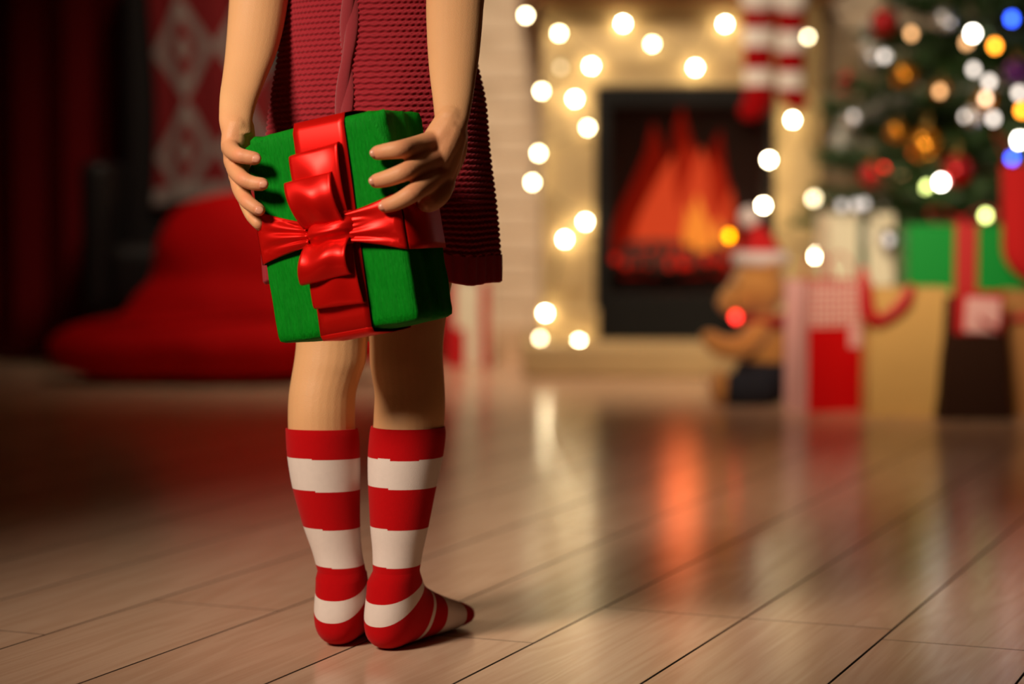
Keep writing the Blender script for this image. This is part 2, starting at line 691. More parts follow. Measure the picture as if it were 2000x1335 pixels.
def string_of_lights(name, label, pts, mats_, r, wire_r=.0016, dips=.02):
    o = thing(name, label, 'lights', (0, 0, 0))
    bm = bmesh.new()
    wp = []
    for i, p in enumerate(pts):
        wp.append(p + Vector((0, 0, r * 2.3)))
        if i + 1 < len(pts):
            q = pts[i + 1]
            wp.append(p.lerp(q, .5) + Vector((0, .002, r * 2.3 - dips * random.uniform(.1, 1))))
    tube(bm, wp, wire_r, n=6, steps=4)
    obj('wire', bm, m_wire, o)
    cache = {}
    cb = None
    for p, m in zip(pts, mats_):
        if m.name not in cache:
            b = obj('bulb', bulb_mesh(r), m, o)
            cache[m.name] = b
        else:
            b = cache[m.name].copy()
            COL.objects.link(b)
        b.location = p
        if cb is None:
            bm = bmesh.new()
            tube(bm, [(0, 0, 0), (0, 0, .006), (0, 0, .012)], [.0042, .0042, .0036], n=8, steps=1)
            cb = c = obj('bulb_cap', bm, m_cap, o)
        else:
            c = cb.copy()
            COL.objects.link(c)
        c.location = p + Vector((0, 0, r * 1.25))
    return o


LY = FY - .022
B_, M_, S_, D_ = (m_warm[k] for k in ('bright', 'mid', 'soft', 'dim'))
warm = [((1131, 667), B_), ((1055, 660), S_), ((1065, 611), B_), ((1103, 467), B_), ((1143, 433), B_), ((1040, 356), M_), ((1052, 299), M_), ((1148, 249), M_), ((1123, 193), B_), ((1058, 178), M_),
        ((1095, 132), D_), ((1155, 129), B_), ((1092, 65), M_), ((1027, 30), M_), ((1217, 46), B_), ((1274, 86), M_), ((1358, 132), B_), ((1416, 47), B_), ((1578, 72), S_), ((1548, 234), B_), ((1502, 312), B_), ((1491, 401), B_)]
string_of_lights('fairy_lights', 'string of warm white fairy lights wound around the fireplace surround', [P(a, b, LY - (.01 if a < 1500 else .03)) for (a, b), _ in warm], [m for _, m in warm], BR)

# ------------------------------------------------------------------ striped stockings under the mantel
m_red_knit = mat('red_knit', lin(170, 5, 10), .9, .1, 40, .0008, 300, spec=.1)
m_white_knit = mat('white_knit', lin(236, 224, 214), .9, .05, 40, .0008, 300)


def stocking(name, label, px, py0, py1, w, Y, flip, group=None, mats_=None, bands=None, cuff=True, foot=.55, cord=None):
    """knitted stocking hanging by its cuff; toe towards flip"""
    top = P(px, py0, Y)
    hgt = top.z - P(px, py1, Y).z
    o = thing(name, label, 'stocking', top)
    keys = []
    leg = hgt - w * .55
    for t in (0, .25, .5, .75, 1):
        keys.append([0, 0, -leg * t, w * .5 * (1.05 - .15 * t), 0, 0, 0])
    keys.append([flip * w * .10, 0, -leg - w * .18, w * .52 * .8, 0, w * -.25 * flip * 0 + .35, 0])
    keys.append([flip * w * .40 * foot, 0, -leg - w * .36, w * .34, 0, .95, 0])
    keys.append([flip * w * .85 * foot, 0, -leg - w * .40, w * .28, 0, 1.35, 0])
    keys.append([flip * w * 1.12 * foot, 0, -leg - w * .40, w * .09, 0, 1.5, 0])
    K = catmull(keys, 14)
    bm = bmesh.new()
    rs = []
    for k in K:
        a = k[5] * flip
        rs.append(ring(k[:3], Vector((math.cos(a), 0, -math.sin(a) * -1 * -1)) * k[3] if False else Vector((math.cos(a), 0, math.sin(a))) * k[3], (0, k[3] * .5, 0), 16))
    loft(bm, rs)
    o1 = obj('knit', bm, mats_ or [m_red_knit, m_white_knit], o)
    zb_ = [P(px, y, Y).z - top.z for y in (bands or [])]
    for q in o1.data.polygons:
        q.material_index = sum(1 for z_ in zb_ if q.center.z < z_) % 2
    if cuff:
        bm = bmesh.new()
        tube(bm, [(0, 0, .012), (0, 0, 0), (0, 0, -.022)], [w * .56, w * .6, w * .56], n=18, flat=.55, ref=(0, 1, 0))
        obj('cuff', bm, m_white_knit, o)
    bm = bmesh.new()
    tube(bm, [(-flip * w * .4, 0, .005), (-flip * w * .5, 0, .03)] + ([cord] if cord else []) + [(-flip * w * .38, 0, .045), (-flip * w * .3, 0, .02)], .002, n=6)
    obj('hanging_loop', bm, m_red_knit, o)
    return o


m_red_dk = mat('dark_red_knit', lin(150, 3, 8), .9, .1, 40, .0008, 300, spec=.1)
stocking('stocking', 'left red and white striped stocking hanging from the mantel', 1482, -10, 226, M(58, FY), FY - .075, -1, 'striped stockings on the mantel', [m_white_knit, m_red_dk], [10, 54, 92, 134, 168])
stocking('stocking', 'right red and white striped stocking hanging from the mantel, next to the tree', 1545, -6, 206, M(54, FY), FY - .08, 1, 'striped stockings on the mantel', [m_white_knit, m_red_dk], [16, 62, 100, 142, 174])


# ------------------------------------------------------------------ the child
m_skin = mat('skin', lin(222, 166, 116), .5, .06, 25, .0002, 900, spec=.3, Subsurface_Weight=.1)
m_skin.node_tree.nodes['Principled BSDF'].inputs['Subsurface Radius'].default_value = (.012, .005, .003)
m_skin.node_tree.nodes['Principled BSDF'].inputs['Subsurface Scale'].default_value = .5
m_nail = mat('fingernail', lin(222, 152, 122), .3)
person = thing('person', 'child seen from behind in red knit dress and striped socks holding a gift', 'person', (P(745, 1278, D).x, D + .04, 0))


def sil(rows, yaw=0, kd=.9, n=28, e=2.0):
    """rings from silhouette rows (py, left px, right px, depth)"""
    K = catmull([[r[0], r[1], r[2], r[3], r[4] if len(r) > 4 else kd] for r in rows], 4)
    out = []
    for py, xl, xr, y, k in K:
        c = P((xl + xr) / 2, py, y)
        w = M((xr - xl) / 2, y)
        out.append(ring(c, (w, 0, 0), (0, w * k, 0), n, e))
    return out


body = bmesh.new()
cy = D + .075
# torso, neck
loft(body, sil([(420, 565, 930, cy, .60), (330, 560, 925, cy, .62), (180, 580, 905, cy, .60), (20, 600, 890, cy, .58), (-130, 595, 890, cy, .56), (-300, 580, 910, cy, .52), (-410, 600, 890, cy, .50), (-455, 660, 830, cy, .6), (-520, 692, 800, cy + .005, .95), (-600, 694, 798, cy + .015, .95)]))
# shoulders
for xs, s in ((545, -1), (950, 1)):
    tube(body, [P(748 + s * 60, -425, cy), P(748 + s * 140, -415, cy), P(xs, -385, cy)], [.030, .033, .034], n=16)
# head with nose, ears, chin; she looks away towards the fireplace
hc = P(748, -740, cy + .012)
ball(body, hc, (.066, .080, .088), 24)
ball(body, hc + Vector((0, .022, -.050)), (.046, .052, .042), 18)
ball(body, hc + Vector((0, .080, -.018)), (.0085, .012, .0125), 12)
tube(body, [hc + Vector((0, .074, .012)), hc + Vector((0, .082, -.016))], [.006, .008], n=10)
for s in (-1, 1):
    ball(body, hc + Vector((s * .067, .004, -.018)), (.008, .015, .022), 12)
    ball(body, hc + Vector((s * .034, .052, -.030)), (.022, .022, .020), 12)
    tube(body, [hc + Vector((s * .014, .072, -.046)), hc + Vector((0, .077, -.0445))], [.0045, .0055], n=8)
    tube(body, [hc + Vector((s * .012, .071, -.0535)), hc + Vector((0, .075, -.0545))], [.0045, .0058], n=8)

FE = D - .14            # nearest (right front) edge of the gift
# left arm
LA = [(-474, 545, 600, cy), (-458, 515, 608, cy), (-425, 492, 614, cy), (-300, 478, 604, cy - .005), (-160, 462, 586, D + .070), (-60, 452, 574, D + .062), (0, 448, 563, D + .050), (60, 444, 552, D + .034), (110, 439.5, 538, D + .016), (150, 434.5, 521, D - .002),
      (185, 429.5, 507, D - .020), (215, 428, 497, D - .034), (238, 428, 493, D - .044), (262, 433, 494, D - .050)]
loft(body, sil([r + (.86,) for r in LA]))
RA = [(-474, 895, 950, cy), (-458, 887, 980, cy), (-425, 881, 1003, cy), (-300, 878, 1004, cy - .005), (-160, 852, 978, D + .035), (-60, 838, 958, D + .008), (0, 832.5, 946, D - .010), (60, 833.5, 941, D - .030), (110, 836, 936, D - .047), (150, 839.5, 930, D - .062),
      (185, 844, 925, D - .076), (212, 847, 920, D - .086), (236, 849, 915, D - .094), (258, 848, 909, D - .098)]
loft(body, sil([r + (.86,) for r in RA]))


def finger(pts, rad):
    tube(body, [P(*p) for p in pts], [M(r * 1.09, D - .13) for r in rad], n=14, steps=6)


nails = []
# --- right hand: back of the hand over the right side of the box, fingers across the front face
rw = (880, 232, D - .094)
for mcp, rr in (((838, 283, D - .104), (28, 25, 21)), ((848, 306, D - .106), (29, 26, 22)), ((857, 334, D - .100), (29, 26, 22)), ((868, 356, D - .090), (27, 25, 22))):
    a, b = Vector(P(*rw)), Vector(P(*mcp))
    tube(body, [a, a.lerp(b, .5), b], [M(r, D - .1) for r in rr], n=14, steps=5)
tube(body, [P(888, 238, D - .088), P(888, 290, D - .085), P(876, 335, D - .084)], [M(24, D), M(24, D), M(20, D)], n=14)
finger([(842, 278, D - .106), (812, 285, D - .126), (785, 291, D - .147), (757, 295, D - .1475), (736, 298.5, D - .1435)], (21, 18.5, 17, 15, 13.5))
finger([(850, 309, D - .108), (820, 322, D - .130), (792, 335, D - .1495), (760, 347, D - .1485), (734, 353.5, D - .1445)], (21, 18.5, 17, 15.5, 13.5))
finger([(858, 338, D - .102), (833, 358, D - .128), (806, 377, D - .1500), (776, 394, D - .1490), (752, 402.5, D - .1450)], (21, 19, 17, 15, 13))
finger([(868, 358, D - .092), (856, 380, D - .110), (838, 394, D - .118), (828, 392, D - .104), (826, 388, D - .086)], (21, 21, 19.5, 17, 14))
# flesh over the back of the hand, so that the knuckles run smoothly into the wrist
for a_, b_, r_ in (((878, 246, D - .099), (848, 292, D - .1065), 25), ((882, 256, D - .099), (856, 316, D - .1065), 27), ((888, 262, D - .096), (866, 340, D - .1000), 25), ((892, 262, D - .092), (874, 345, D - .092), 21)):
    A_, B_2 = P(*a_), P(*b_)
    tube(body, [A_, A_.lerp(B_2, .5), B_2], [M(r_, D - .1), M(r_ * 1.02, D - .1), M(r_ * .85, D - .1)], n=14, steps=5)
tube(body, [P(824, 284, D - .1145), P(831, 314, D - .1165), P(843, 352, D - .1115)], [M(14, D - .1), M(15, D - .1), M(14, D - .1)], n=12, steps=5)
# thumb on the hidden side of the box
finger([(890, 255, D - .078), (880, 300, D - .052), (862, 330, D - .044), (842, 345, D - .050)], (19, 18, 16, 13))
for tip, d, up in (((730, 298, D - .1487), (-1, .12), .006), ((728, 352.5, D - .1498), (-1, .14), .006), ((747, 402, D - .1502), (-1, .25), .006)):
    nails.append((tip, d))
# --- left hand: round the left side of the box
lw = (462, 250, D - .048)
for mcp, rr in (((449, 288, D - .058), (27, 24, 19)), ((455, 318, D - .056), (27, 24, 19)), ((464, 348, D - .052), (26, 23, 18)), ((474, 374, D - .046), (25, 21, 17))):
    a, b = Vector(P(*lw)), Vector(P(*mcp))
    tube(body, [a, a.lerp(b, .5), b], [M(r, D - .05) for r in rr], n=14, steps=5)
tube(body, [P(474, 246, D - .040), P(478, 272, D - .042), P(474, 300, D - .040)], [M(22, D), M(20, D), M(16, D)], n=14)
for a_, b_, r_ in (((461, 262, D - .050), (455, 300, D - .057), 25), ((462, 275, D - .048), (461, 332, D - .053), 22), ((466, 290, D - .044), (470, 352, D - .047), 18)):
    A_, B_2 = P(*a_), P(*b_)
    tube(body, [A_, A_.lerp(B_2, .5), B_2], [M(r_, D - .05), M(r_, D - .05), M(r_ * .8, D - .05)], n=14, steps=5)
finger([(450, 286, D - .058), (455, 296, D - .076), (467, 303, D - .0975), (484, 307, D - .1015), (499, 309.5, D - .1030)], (17, 16, 14.5, 13.5, 12.5))
finger([(456, 318, D - .056), (461, 334, D - .076), (474, 349, D - .0985), (494, 357.5, D - .1035), (513, 359.5, D - .1070)], (17, 16, 14.5, 13.5, 12.5))
finger([(464, 346, D - .052), (469, 370, D - .070), (481, 391, D - .0945), (495, 403, D - .1010), (507, 410, D - .1030)], (16, 15, 14, 13, 12))
finger([(474, 372, D - .046), (482, 398, D - .060), (492, 420, D - .078), (503, 434, D - .088), (508, 442, D - .087)], (15, 14, 13, 12, 10))
finger([(478, 262, D - .036), (490, 285, D - .016), (505, 305, D - .004), (522, 318, D - .002)], (17, 16, 14, 12))
for tip, d in (((501, 309.5, D - .1084), (1, .1)), ((515, 359, D - .1126), (1, .05)), ((507, 410, D - .1084), (1, .35))):
    nails.append((tip, d))

# legs
LL = [(360, 570, 742, D + .070, .80), (450, 570, 730, D + .065, .85), (540, 573, 720, D + .06, .9), (620, 577, 719, D + .055, .95), (670, 578, 718, D + .052, .95), (706, 574, 715, D + .050, .95), (735, 569, 705, D + .048, .95), (767, 564, 696, D + .046, .98), (800, 562, 694, D + .045, 1),
      (838, 562.5, 694.5, D + .045, 1), (880, 566, 699, D + .045, 1), (950, 577, 699, D + .044, 1), (1020, 595, 699, D + .042, 1), (1100, 622, 706, D + .040, 1.05), (1150, 629, 712, D + .040, 1.1), (1190, 632, 712, D + .040, 1.1)]
RL = [(360, 742, 925, D + .070, .80), (450, 740, 905, D + .065, .85), (540, 732, 886, D + .06, .9), (620, 721.5, 872, D + .050, .95), (670, 721.5, 866.5, D + .044, .95), (706, 722, 866, D + .040, .95), (735, 726, 868, D + .037, .95), (767, 731, 869.5, D + .034, .98), (800, 730, 870, D + .031, 1),
      (838, 728, 867, D + .029, 1), (880, 724, 861, D + .027, 1), (945, 724, 848, D + .025, 1), (1025, 728, 832, D + .022, 1), (1100, 734, 816, D + .020, 1.05), (1150, 728, 812, D + .020, 1.1), (1190, 728, 812, D + .020, 1.1)]
loft(body, sil(LL))
loft(body, sil(RL))


FAN = [  # heel/sole point (s,z), instep point (s,z), half width, stripe coordinate
    ((-.0275, .060), (.0265, .0665), .0232, 0), ((-.0305, .046), (.0300, .0640), .0232, 1), ((-.0345, .024), (.0335, .0600), .0240, 2), ((-.0315, .009), (.0365, .0570), .0243, 3),
    ((-.018, .0012), (.0395, .0545), .0240, 4), ((.002, .0008), (.0430, .0520), .0236, 5), ((.020, .0008), (.0480, .0490), .0240, 6), ((.045, .0008), (.0600, .0430), .0262, 7),
    ((.075, .0008), (.0830, .0340), .0285, 8), ((.102, .0010), (.1040, .0270), .0275, 9), ((.120, .0040), (.1180, .0220), .0205, 10), ((.1285, .0100), (.1270, .0150), .0070, 11)]


def foot_rings(org, ang, shrink=0, n=28, steps=6):
    f = Vector((math.sin(ang), math.cos(ang), 0))
    l = Vector((math.cos(ang), -math.sin(ang), 0))
    K = catmull([[a[0], a[1], b[0], b[1], w, s] for a, b, w, s in FAN], steps)
    out, S = [], []
    for a0, a1, b0, b1, w, s in K:
        A = org + f * a0 + Vector((0, 0, a1))
        B = org + f * b0 + Vector((0, 0, b1))
        c = (A + B) / 2
        hv = (B - A) / 2
        hv = hv * max(.05, 1 - shrink / max(hv.length, 1e-4))
        # k = 0 at the heel/sole side
        e = 2.3
        out.append([c - hv * sell(math.cos(2 * PI * i / n), 2 / e) + l * (max(w - shrink, .002) * sell(math.sin(2 * PI * i / n), 2 / e)) for i in range(n)])
        S.append(s)
    return out, S


LO, LANG = Vector((P(668, 1268, D + .040).x, D + .040, 0)), R(13)
RO, RANG = Vector((P(771, 1278, D + .020).x, D + .020, 0)), R(27)
for o_, an in ((LO, LANG), (RO, RANG)):
    rs, _ = foot_rings(o_, an, .0022)
    loft(body, rs)

m_lip = mat('lips', lin(196, 96, 86), .4)
body = fuse('body', body, .0013, 6)
bl = body.verts.layers.float.new('blush')
spots = [P(*k) for k in ((785, 291, D - .149), (792, 335, D - .151), (806, 377, D - .152), (736, 298.5, D - .147), (734, 353.5, D - .148), (752, 402.5, D - .148), (840, 280, D - .118), (849, 312, D - .119), (858, 340, D - .114),
                         (467, 303, D - .102), (474, 349, D - .103), (481, 391, D - .099), (499, 309.5, D - .107), (513, 359.5, D - .111), (507, 410, D - .107), (838, 400, D - .118))]
for v in body.verts:
    if v.co.z < .50 and v.co.z > .36 and (v.co.x < -.24 or (v.co.y < D - .085)):
        s = .45 * min(1, max(0, (.50 - v.co.z) / .03))
        for q in spots:
            s += .55 * math.exp(-((v.co - q).length / .0065) ** 2)
        v[bl] = min(1, s)
nt = m_skin.node_tree
pb_ = nt.nodes['Principled BSDF']
lk = pb_.inputs['Base Color'].links[0]
src = lk.from_socket
at_ = N(nt, 'ShaderNodeAttribute', attribute_name='blush')
mx_ = N(nt, 'ShaderNodeMix', data_type='RGBA')
nt.links.new(at_.outputs['Fac'], mx_.inputs[0])
nt.links.new(src, mx_.inputs[6])
mx_.inputs[7].default_value = lin(220, 140, 102)
nt.links.new(mx_.outputs[2], pb_.inputs['Base Color'])
bo = obj('body', body, m_skin, person, world=True)
# eyes and mouth colour
m_eye = mat('eye_white', lin(235, 232, 226), .2)
m_iris = mat('iris', lin(60, 38, 22), .2)
for s in (-1, 1):
    bm = bmesh.new()
    ball(bm, hc + Vector((s * .0255, .066, -.004)), .0115, 14)
    eo = obj('eye', bm, m_eye, person, world=True)
    bm = bmesh.new()
    ball(bm, hc + Vector((s * .0255, .0765, -.004)), (.0052, .002, .0052), 10)
    obj('iris', bm, m_iris, eo, world=True)
# hair: shoulder-length light brown cap
m_hair = mat('light_brown_hair', lin(120, 76, 40), .5, .3, 8, .002, 60, stretch=(12, 12, 1))
bm = bmesh.new()
ball(bm, hc + Vector((0, -.008, .012)), (.073, .082, .090), 28)
tube(bm, [hc + Vector((0, -.045, .02)), hc + Vector((0, -.068, -.05)), hc + Vector((0, -.062, -.12))], [.055, .052, .030], n=20, flat=1.25, ref=(1, 0, 0))
for s in (-1, 1):
    tube(bm, [hc + Vector((s * .055, -.010, .03)), hc + Vector((s * .066, -.022, -.04)), hc + Vector((s * .056, -.034, -.10))], [.026, .022, .012], n=12)
bm = fuse('hair', bm, .004, 3)
for v in list(bm.verts):
    q = v.co - hc
    v.co += Vector((q.x, q.y, 0)).normalized() * .0016 * math.sin(60 * math.atan2(q.y, q.x))
bmesh.ops.delete(bm, geom=[f for f in bm.faces if (f.calc_center_median() - hc).y > .048 and (f.calc_center_median() - hc).z < .05], context='FACES')
obj('hair', bm, m_hair, person, world=True)

# fingernails
for tip, d in nails:
    c = P(*tip)
    ax = Vector((d[0], -.10, -d[1])).normalized()
    up = Vector((0, 0, 1))
    nrm = Vector((ax.x * .35, -1, .12)).normalized()
    ay = nrm.cross(ax).normalized()
    bm = bmesh.new()
    rs = []
    grid(bm, lambda u, v: c + ax * ((u - .5) * .0072 * (1 - .25 * (2 * v - 1) ** 2)) + ay * ((v - .5) * .0066 * (1 - .2 * (2 * u - 1) ** 2)) + nrm * (-.0016 * ((2 * v - 1) ** 2) - .0012 * max(0, 2 * u - 1) ** 2), 6, 6)
    thick(obj('fingernail', bm, m_nail, person, world=True), .0018, 0)

# socks
m_sr = mat('sock_red', lin(182, 2, 8), .92, .06, 200, .00025, 1500, Sheen_Weight=.05, spec=.12)
m_sw = mat('sock_white', lin(224, 206, 196), .92, .04, 200, .00025, 1500, Sheen_Weight=.05, spec=.12)


def sock(rows, stripes, org, ang, label):
    """rows: silhouette of the calf; stripes: heights (py) of colour changes down to the ankle"""
    n = 48
    K = catmull(rows, 24)
    rings, S = [], []
    for py, xl, xr, y, k, tl in K:
        c = P((xl + xr) / 2, py, y)
        w = M((xr - xl) / 2, y)
        f = Vector((math.sin(ang * .5), math.cos(ang * .5), 0))
        l = Vector((f.y, -f.x, 0))
        r_ = []
        for i in range(n):
            a = 2 * PI * i / n
            p = c - f * (w * k * math.cos(a)) + l * (w * math.sin(a))
            p.z += tl * (1 - math.cos(a)) * .5 * M(1, y)        # front of the rim stands higher or lower
            r_.append(p)
        rings.append(r_)
        S.append(py)
    leg = len(rings)
    fr, fs = foot_rings(org, ang, 0, n, 10)
    # blend the last calf ring into the fan
    rings += fr
    S += [2000 + s for s in fs]
    # turned-in rim
    rim = [[p + (sum(rings[0], Vector()) / n - p) * .05 for p in rings[0]]]
    rim2 = [[p + (sum(rings[0], Vector()) / n - p) * .05 - Vector((0, 0, .012)) for p in rings[0]]]
    rim3 = [[p + Vector((0, 0, .0006)) for p in rings[0]]]
    allr = rim2 + rim + rings
    S = [S[0], S[0]] + S
    bm = bmesh.new()
    loft(bm, allr, caps=False)
    bm.faces.new(list(bm.verts)[-n:])
    o = obj('sock', bm, [m_sr, m_sw], person, world=True)
    o['label'] = label
    for p in o.data.polygons:
        if len(p.vertices) != 4:
            continue
        rr = [v // n for v in p.vertices]
        ii = min(v % n for v in p.vertices)
        s = (S[min(rr)] + S[max(rr)]) / 2
        if s < 2000:
            s += (ii / n - .5) * 2.4
            k = sum(1 for b in stripes if s > b)
            p.material_index = k % 2
        else:
            q = s - 2000
            kk = sum(1 for b in (1.05, 1.98, 5.55, 6.02, 7.15, 8.35) if q > b)
            p.material_index = kk % 2
    return o


LS = [[833, 557.5, 699, D + .045, 1, -6], [850, 558, 702, D + .045, 1, -6], [890, 561, 704, D + .045, 1, -5], [950, 571, 704, D + .044, 1, -3], [1020, 590, 704, D + .042, 1, 0], [1075, 609, 707, D + .041, 1.03, 3], [1115, 620, 714, D + .040, 1.08, 5]]
RS = [[832, 724, 869.5, D + .029, 1, 0], [850, 721, 871, D + .028, 1, 0], [890, 718, 866, D + .027, 1, 0], [945, 718.5, 854, D + .025, 1, 0], [1025, 722.5, 838, D + .022, 1, 0], [1075, 727, 827, D + .021, 1.03, 2], [1115, 728, 820, D + .020, 1.08, 4]]
sock(LS, [889, 952, 1026, 1101], LO, LANG, 'left sock with red and white stripes')
sock(RS, [890, 947, 1026, 1101], RO, RANG, 'right sock with red and white stripes, toes turned out')

# dress: garter-stitch knit with a ribbed hem, built row by row
m_dress = mat('red_wool', lin(156, 36, 46), .95, .10, 400, .0004, 1800, spec=.15, Sheen_Weight=.1)
DR = [(-452, 640, 850, .55), (-420, 590, 905, .50), (-330, 575, 920, .56), (-180, 580, 915, .60), (-60, 572, 905, .62), (0, 562, 905, .63), (60, 552, 915, .64), (120, 543, 930, .66), (200, 529, 948, .68), (300, 518, 957, .70), (400, 513, 969, .70), (480, 513, 975, .68), (520, 515, 976, .67), (551, 517, 975, .66)]
KD = catmull(DR, 40)
arc = KD[:, 0]
dress = bmesh.new()
ys = np.concatenate([np.linspace(-452, -12, 90, endpoint=False), np.linspace(-12, 496, 420, endpoint=False), np.linspace(496, 547, 26)])
NU = 460
cols = {k: np.interp(ys, arc, KD[:, k]) for k in (1, 2, 3)}
verts = []
for j, py in enumerate(ys):
    xl, xr, k = cols[1][j], cols[2][j], cols[3][j]
    c = P((xl + xr) / 2, py, cy)
    w = M((xr - xl) / 2, cy)
    i = np.arange(NU)
    a = 2 * PI * i / NU
    e = 2 / 2.35
    x = np.sign(np.sin(a)) * np.abs(np.sin(a)) ** e
    y = -np.sign(np.cos(a)) * np.abs(np.cos(a)) ** e
    nx, ny = np.sin(a), -np.cos(a)
    if py < 496:
        row = (py + 6 * np.sin(a) * 1.2) / 11.0
        d = .00105 * np.sin(2 * PI * (row + .13 * np.sin(a * 92 + (np.floor(row) % 2) * PI)))
    else:
        d = .0011 * np.sign(np.sin(a * 46)) * np.abs(np.sin(a * 46)) ** .5 + .0006
    fold = max(0, (py - 100) / 450) * (.0045 * np.sin(a * 6 + 1.1) + .003 * np.sin(a * 9 + py * .003))
    d = d + fold
    z = c.z + np.where(py > 380, (py - 380) / 170 * (.0016 * np.sin(5 * a) + .0010 * np.sin(11 * a + 2)), 0)
    verts.append(np.stack([c.x + x * w + nx * d, c.y + y * w * k + ny * d, z], 1))
# turned hem
last = verts[-1]
cen = last.mean(0)
for s, dz in ((.985, -.0012), (.955, .0), (.95, .02)):
    v = last.copy()
    v[:, :2] = cen[:2] + (v[:, :2] - cen[:2]) * s
    v[:, 2] += dz
    verts.append(v)
V = np.concatenate(verts)
nr = len(verts)
I = np.arange(nr * NU).reshape(nr, NU)
q = np.stack([I[:-1], I[1:], np.roll(I[1:], -1, 1), np.roll(I[:-1], -1, 1)], -1).reshape(-1, 4)
me = bpy.data.meshes.new('dress')
V = V - np.array(person.location)
me.from_pydata(V.tolist(), [], q.tolist())
me.update()
dr = finish(bpy.data.objects.new('dress', me), m_dress, person)
dr['label'] = 'red knitted sleeveless dress with ribbed hem'
# braided cable down the middle of the back
bm = bmesh.new()


def dress_back(px, py):
    """point on the back surface of the dress at a pixel column and row"""
    xl, xr, k = (np.interp(py, arc, KD[:, q]) for q in (1, 2, 3))
    w = M((xr - xl) / 2, cy)
    c = P((xl + xr) / 2, py, cy)
    x = P(px, py, cy - w * k).x
    t = min(1, abs((x - c.x) / w))
    y = -(max(0, 1 - t ** 2.35)) ** (1 / 2.35)
    return Vector((x, c.y + y * w * k, c.z))


for s in (-1, 1):
    pts, rad = [], []
    for i in range(60):
        py = -440 + i * 13
        ctr = 689 - (max(py, -60) + 60) * .062
        ph = py / 150 * PI * 1.0 + .5
        p = dress_back(ctr + s * 6.0 * math.sin(ph), py) + Vector((0, -.0006 + .0016 * s * math.cos(ph), 0))
        pts.append(p)
        rad.append(M(9.8 + 2.2 * abs(math.sin(ph)), cy))
    tube(bm, pts, rad, n=12, steps=3, flat=.42, ref=(0, 1, 0))
m_cable = mat('red_wool_cable', lin(150, 32, 42), .95, .12, 500, .0005, 1400, stretch=(4, 4, 1), Sheen_Weight=.3)
obj('cable_braid', bm, m_cable, dr, world=True)

# ------------------------------------------------------------------ the gift she holds
m_green = mat('green_crepe', lin(0, 128, 18), .62, spec=.12, var=.32, scale=60, bump=.0014, bscale=130, stretch=(9, 9, .7))
m_satin = mat('red_satin', lin(228, 22, 15), .34, .04, 10, spec=.2, Metallic=.52, Anisotropic=.4)
YAW, ROLL = R(24), R(10.4)
BWID, BHGT, BDEP = .139, .180, .0735
fcen = P(643, 446, FE + .066 * math.sin(YAW))
u0 = Vector((math.cos(YAW), -math.sin(YAW), 0))
nB = Vector((-math.sin(YAW), -math.cos(YAW), 0))
uB = (u0 * math.cos(ROLL) + Vector((0, 0, 1)) * math.sin(ROLL))
vB = (-u0 * math.sin(ROLL) + Vector((0, 0, 1)) * math.cos(ROLL))
# local frame: x = width, y = into the box, z = up ; origin at the middle of the bottom
rotB = Matrix((uB, -nB, vB)).transposed()
gift = thing('gift_box', 'green crepe-wrapped gift with red satin bow held behind the child', 'gift')
gift.rotation_euler = rotB.to_euler()
gift.location = fcen - vB * (BHGT / 2) - nB * (BDEP / 2)


def L(px, py, out=0):
    """local point on the front face of the gift seen at a pixel"""
    # solve the ray against the face plane
    A = P(px, py, 1.0)
    C0 = Vector((0, 0, H))
    d = A - C0
    t = (fcen + nB * out - C0).dot(nB) / d.dot(nB)
    w = C0 + d * t - gift.location
    return Vector((w.dot(uB), w.dot(-nB), w.dot(vB)))


# paper: rounded box with soft dents and creases
bm = bmesh.new()
NX, NY, NZ = 30, 16, 40
bmesh.ops.create_cube(bm, size=1)
bmesh.ops.subdivide_edges(bm, edges=bm.edges[:], cuts=27, use_grid_fill=True)
for v in bm.verts:
    p = v.co * 2
    # rounded: pull in corners
    q = Vector((p.x * (BWID / 2), p.y * (BDEP / 2), p.z * (BHGT / 2)))
    rad = .0045
    inn = Vector((max(-BWID / 2 + rad, min(BWID / 2 - rad, q.x)), max(-BDEP / 2 + rad, min(BDEP / 2 - rad, q.y)), max(-BHGT / 2 + rad, min(BHGT / 2 - rad, q.z))))
    dd = q - inn
    nrm = dd.normalized() if dd.length else Vector()
    q = inn + nrm * rad
    # slack paper: bulge at top/bottom ends, creases near edges
    ex = 1 - abs(p.x)
    ez = 1 - abs(p.z)
    s = noise.noise(Vector((q.x * 26, q.y * 26, q.z * 14)) + Vector((3, 1, 7))) * .0016
    s += noise.noise(Vector((q.x * 60 + q.z * 40, q.y * 60, q.z * 22))) * .0012 * (1 - min(1, ex * 2.2) * .6)
    if abs(p.z) > .98:
        q.z += math.copysign(.0035 * (1 - p.y * p.y) * (1 - p.x ** 4), p.z)
    if p.x > .55 and p.z > .1 and p.y < -.9:      # fold crumpled by the right hand
        s += .0034 * math.sin((q.x * 1.0 + q.z * .45) * 420) * (p.x - .55) * 1.6
    if p.x < -.6 and p.z > .62:
        s += .0032 * math.sin((q.x * 1.1 + q.z) * 330) * (-.6 - p.x) * 2.2
    if p.x > .97:
        s += .0018 * math.sin(q.y * 200 + q.z * 18) * (1 - abs(p.y))
    q += nrm * s
    v.co = q + Vector((0, 0, BHGT / 2))
obj('wrapping_paper', bm, m_green, gift)
RW = .0505


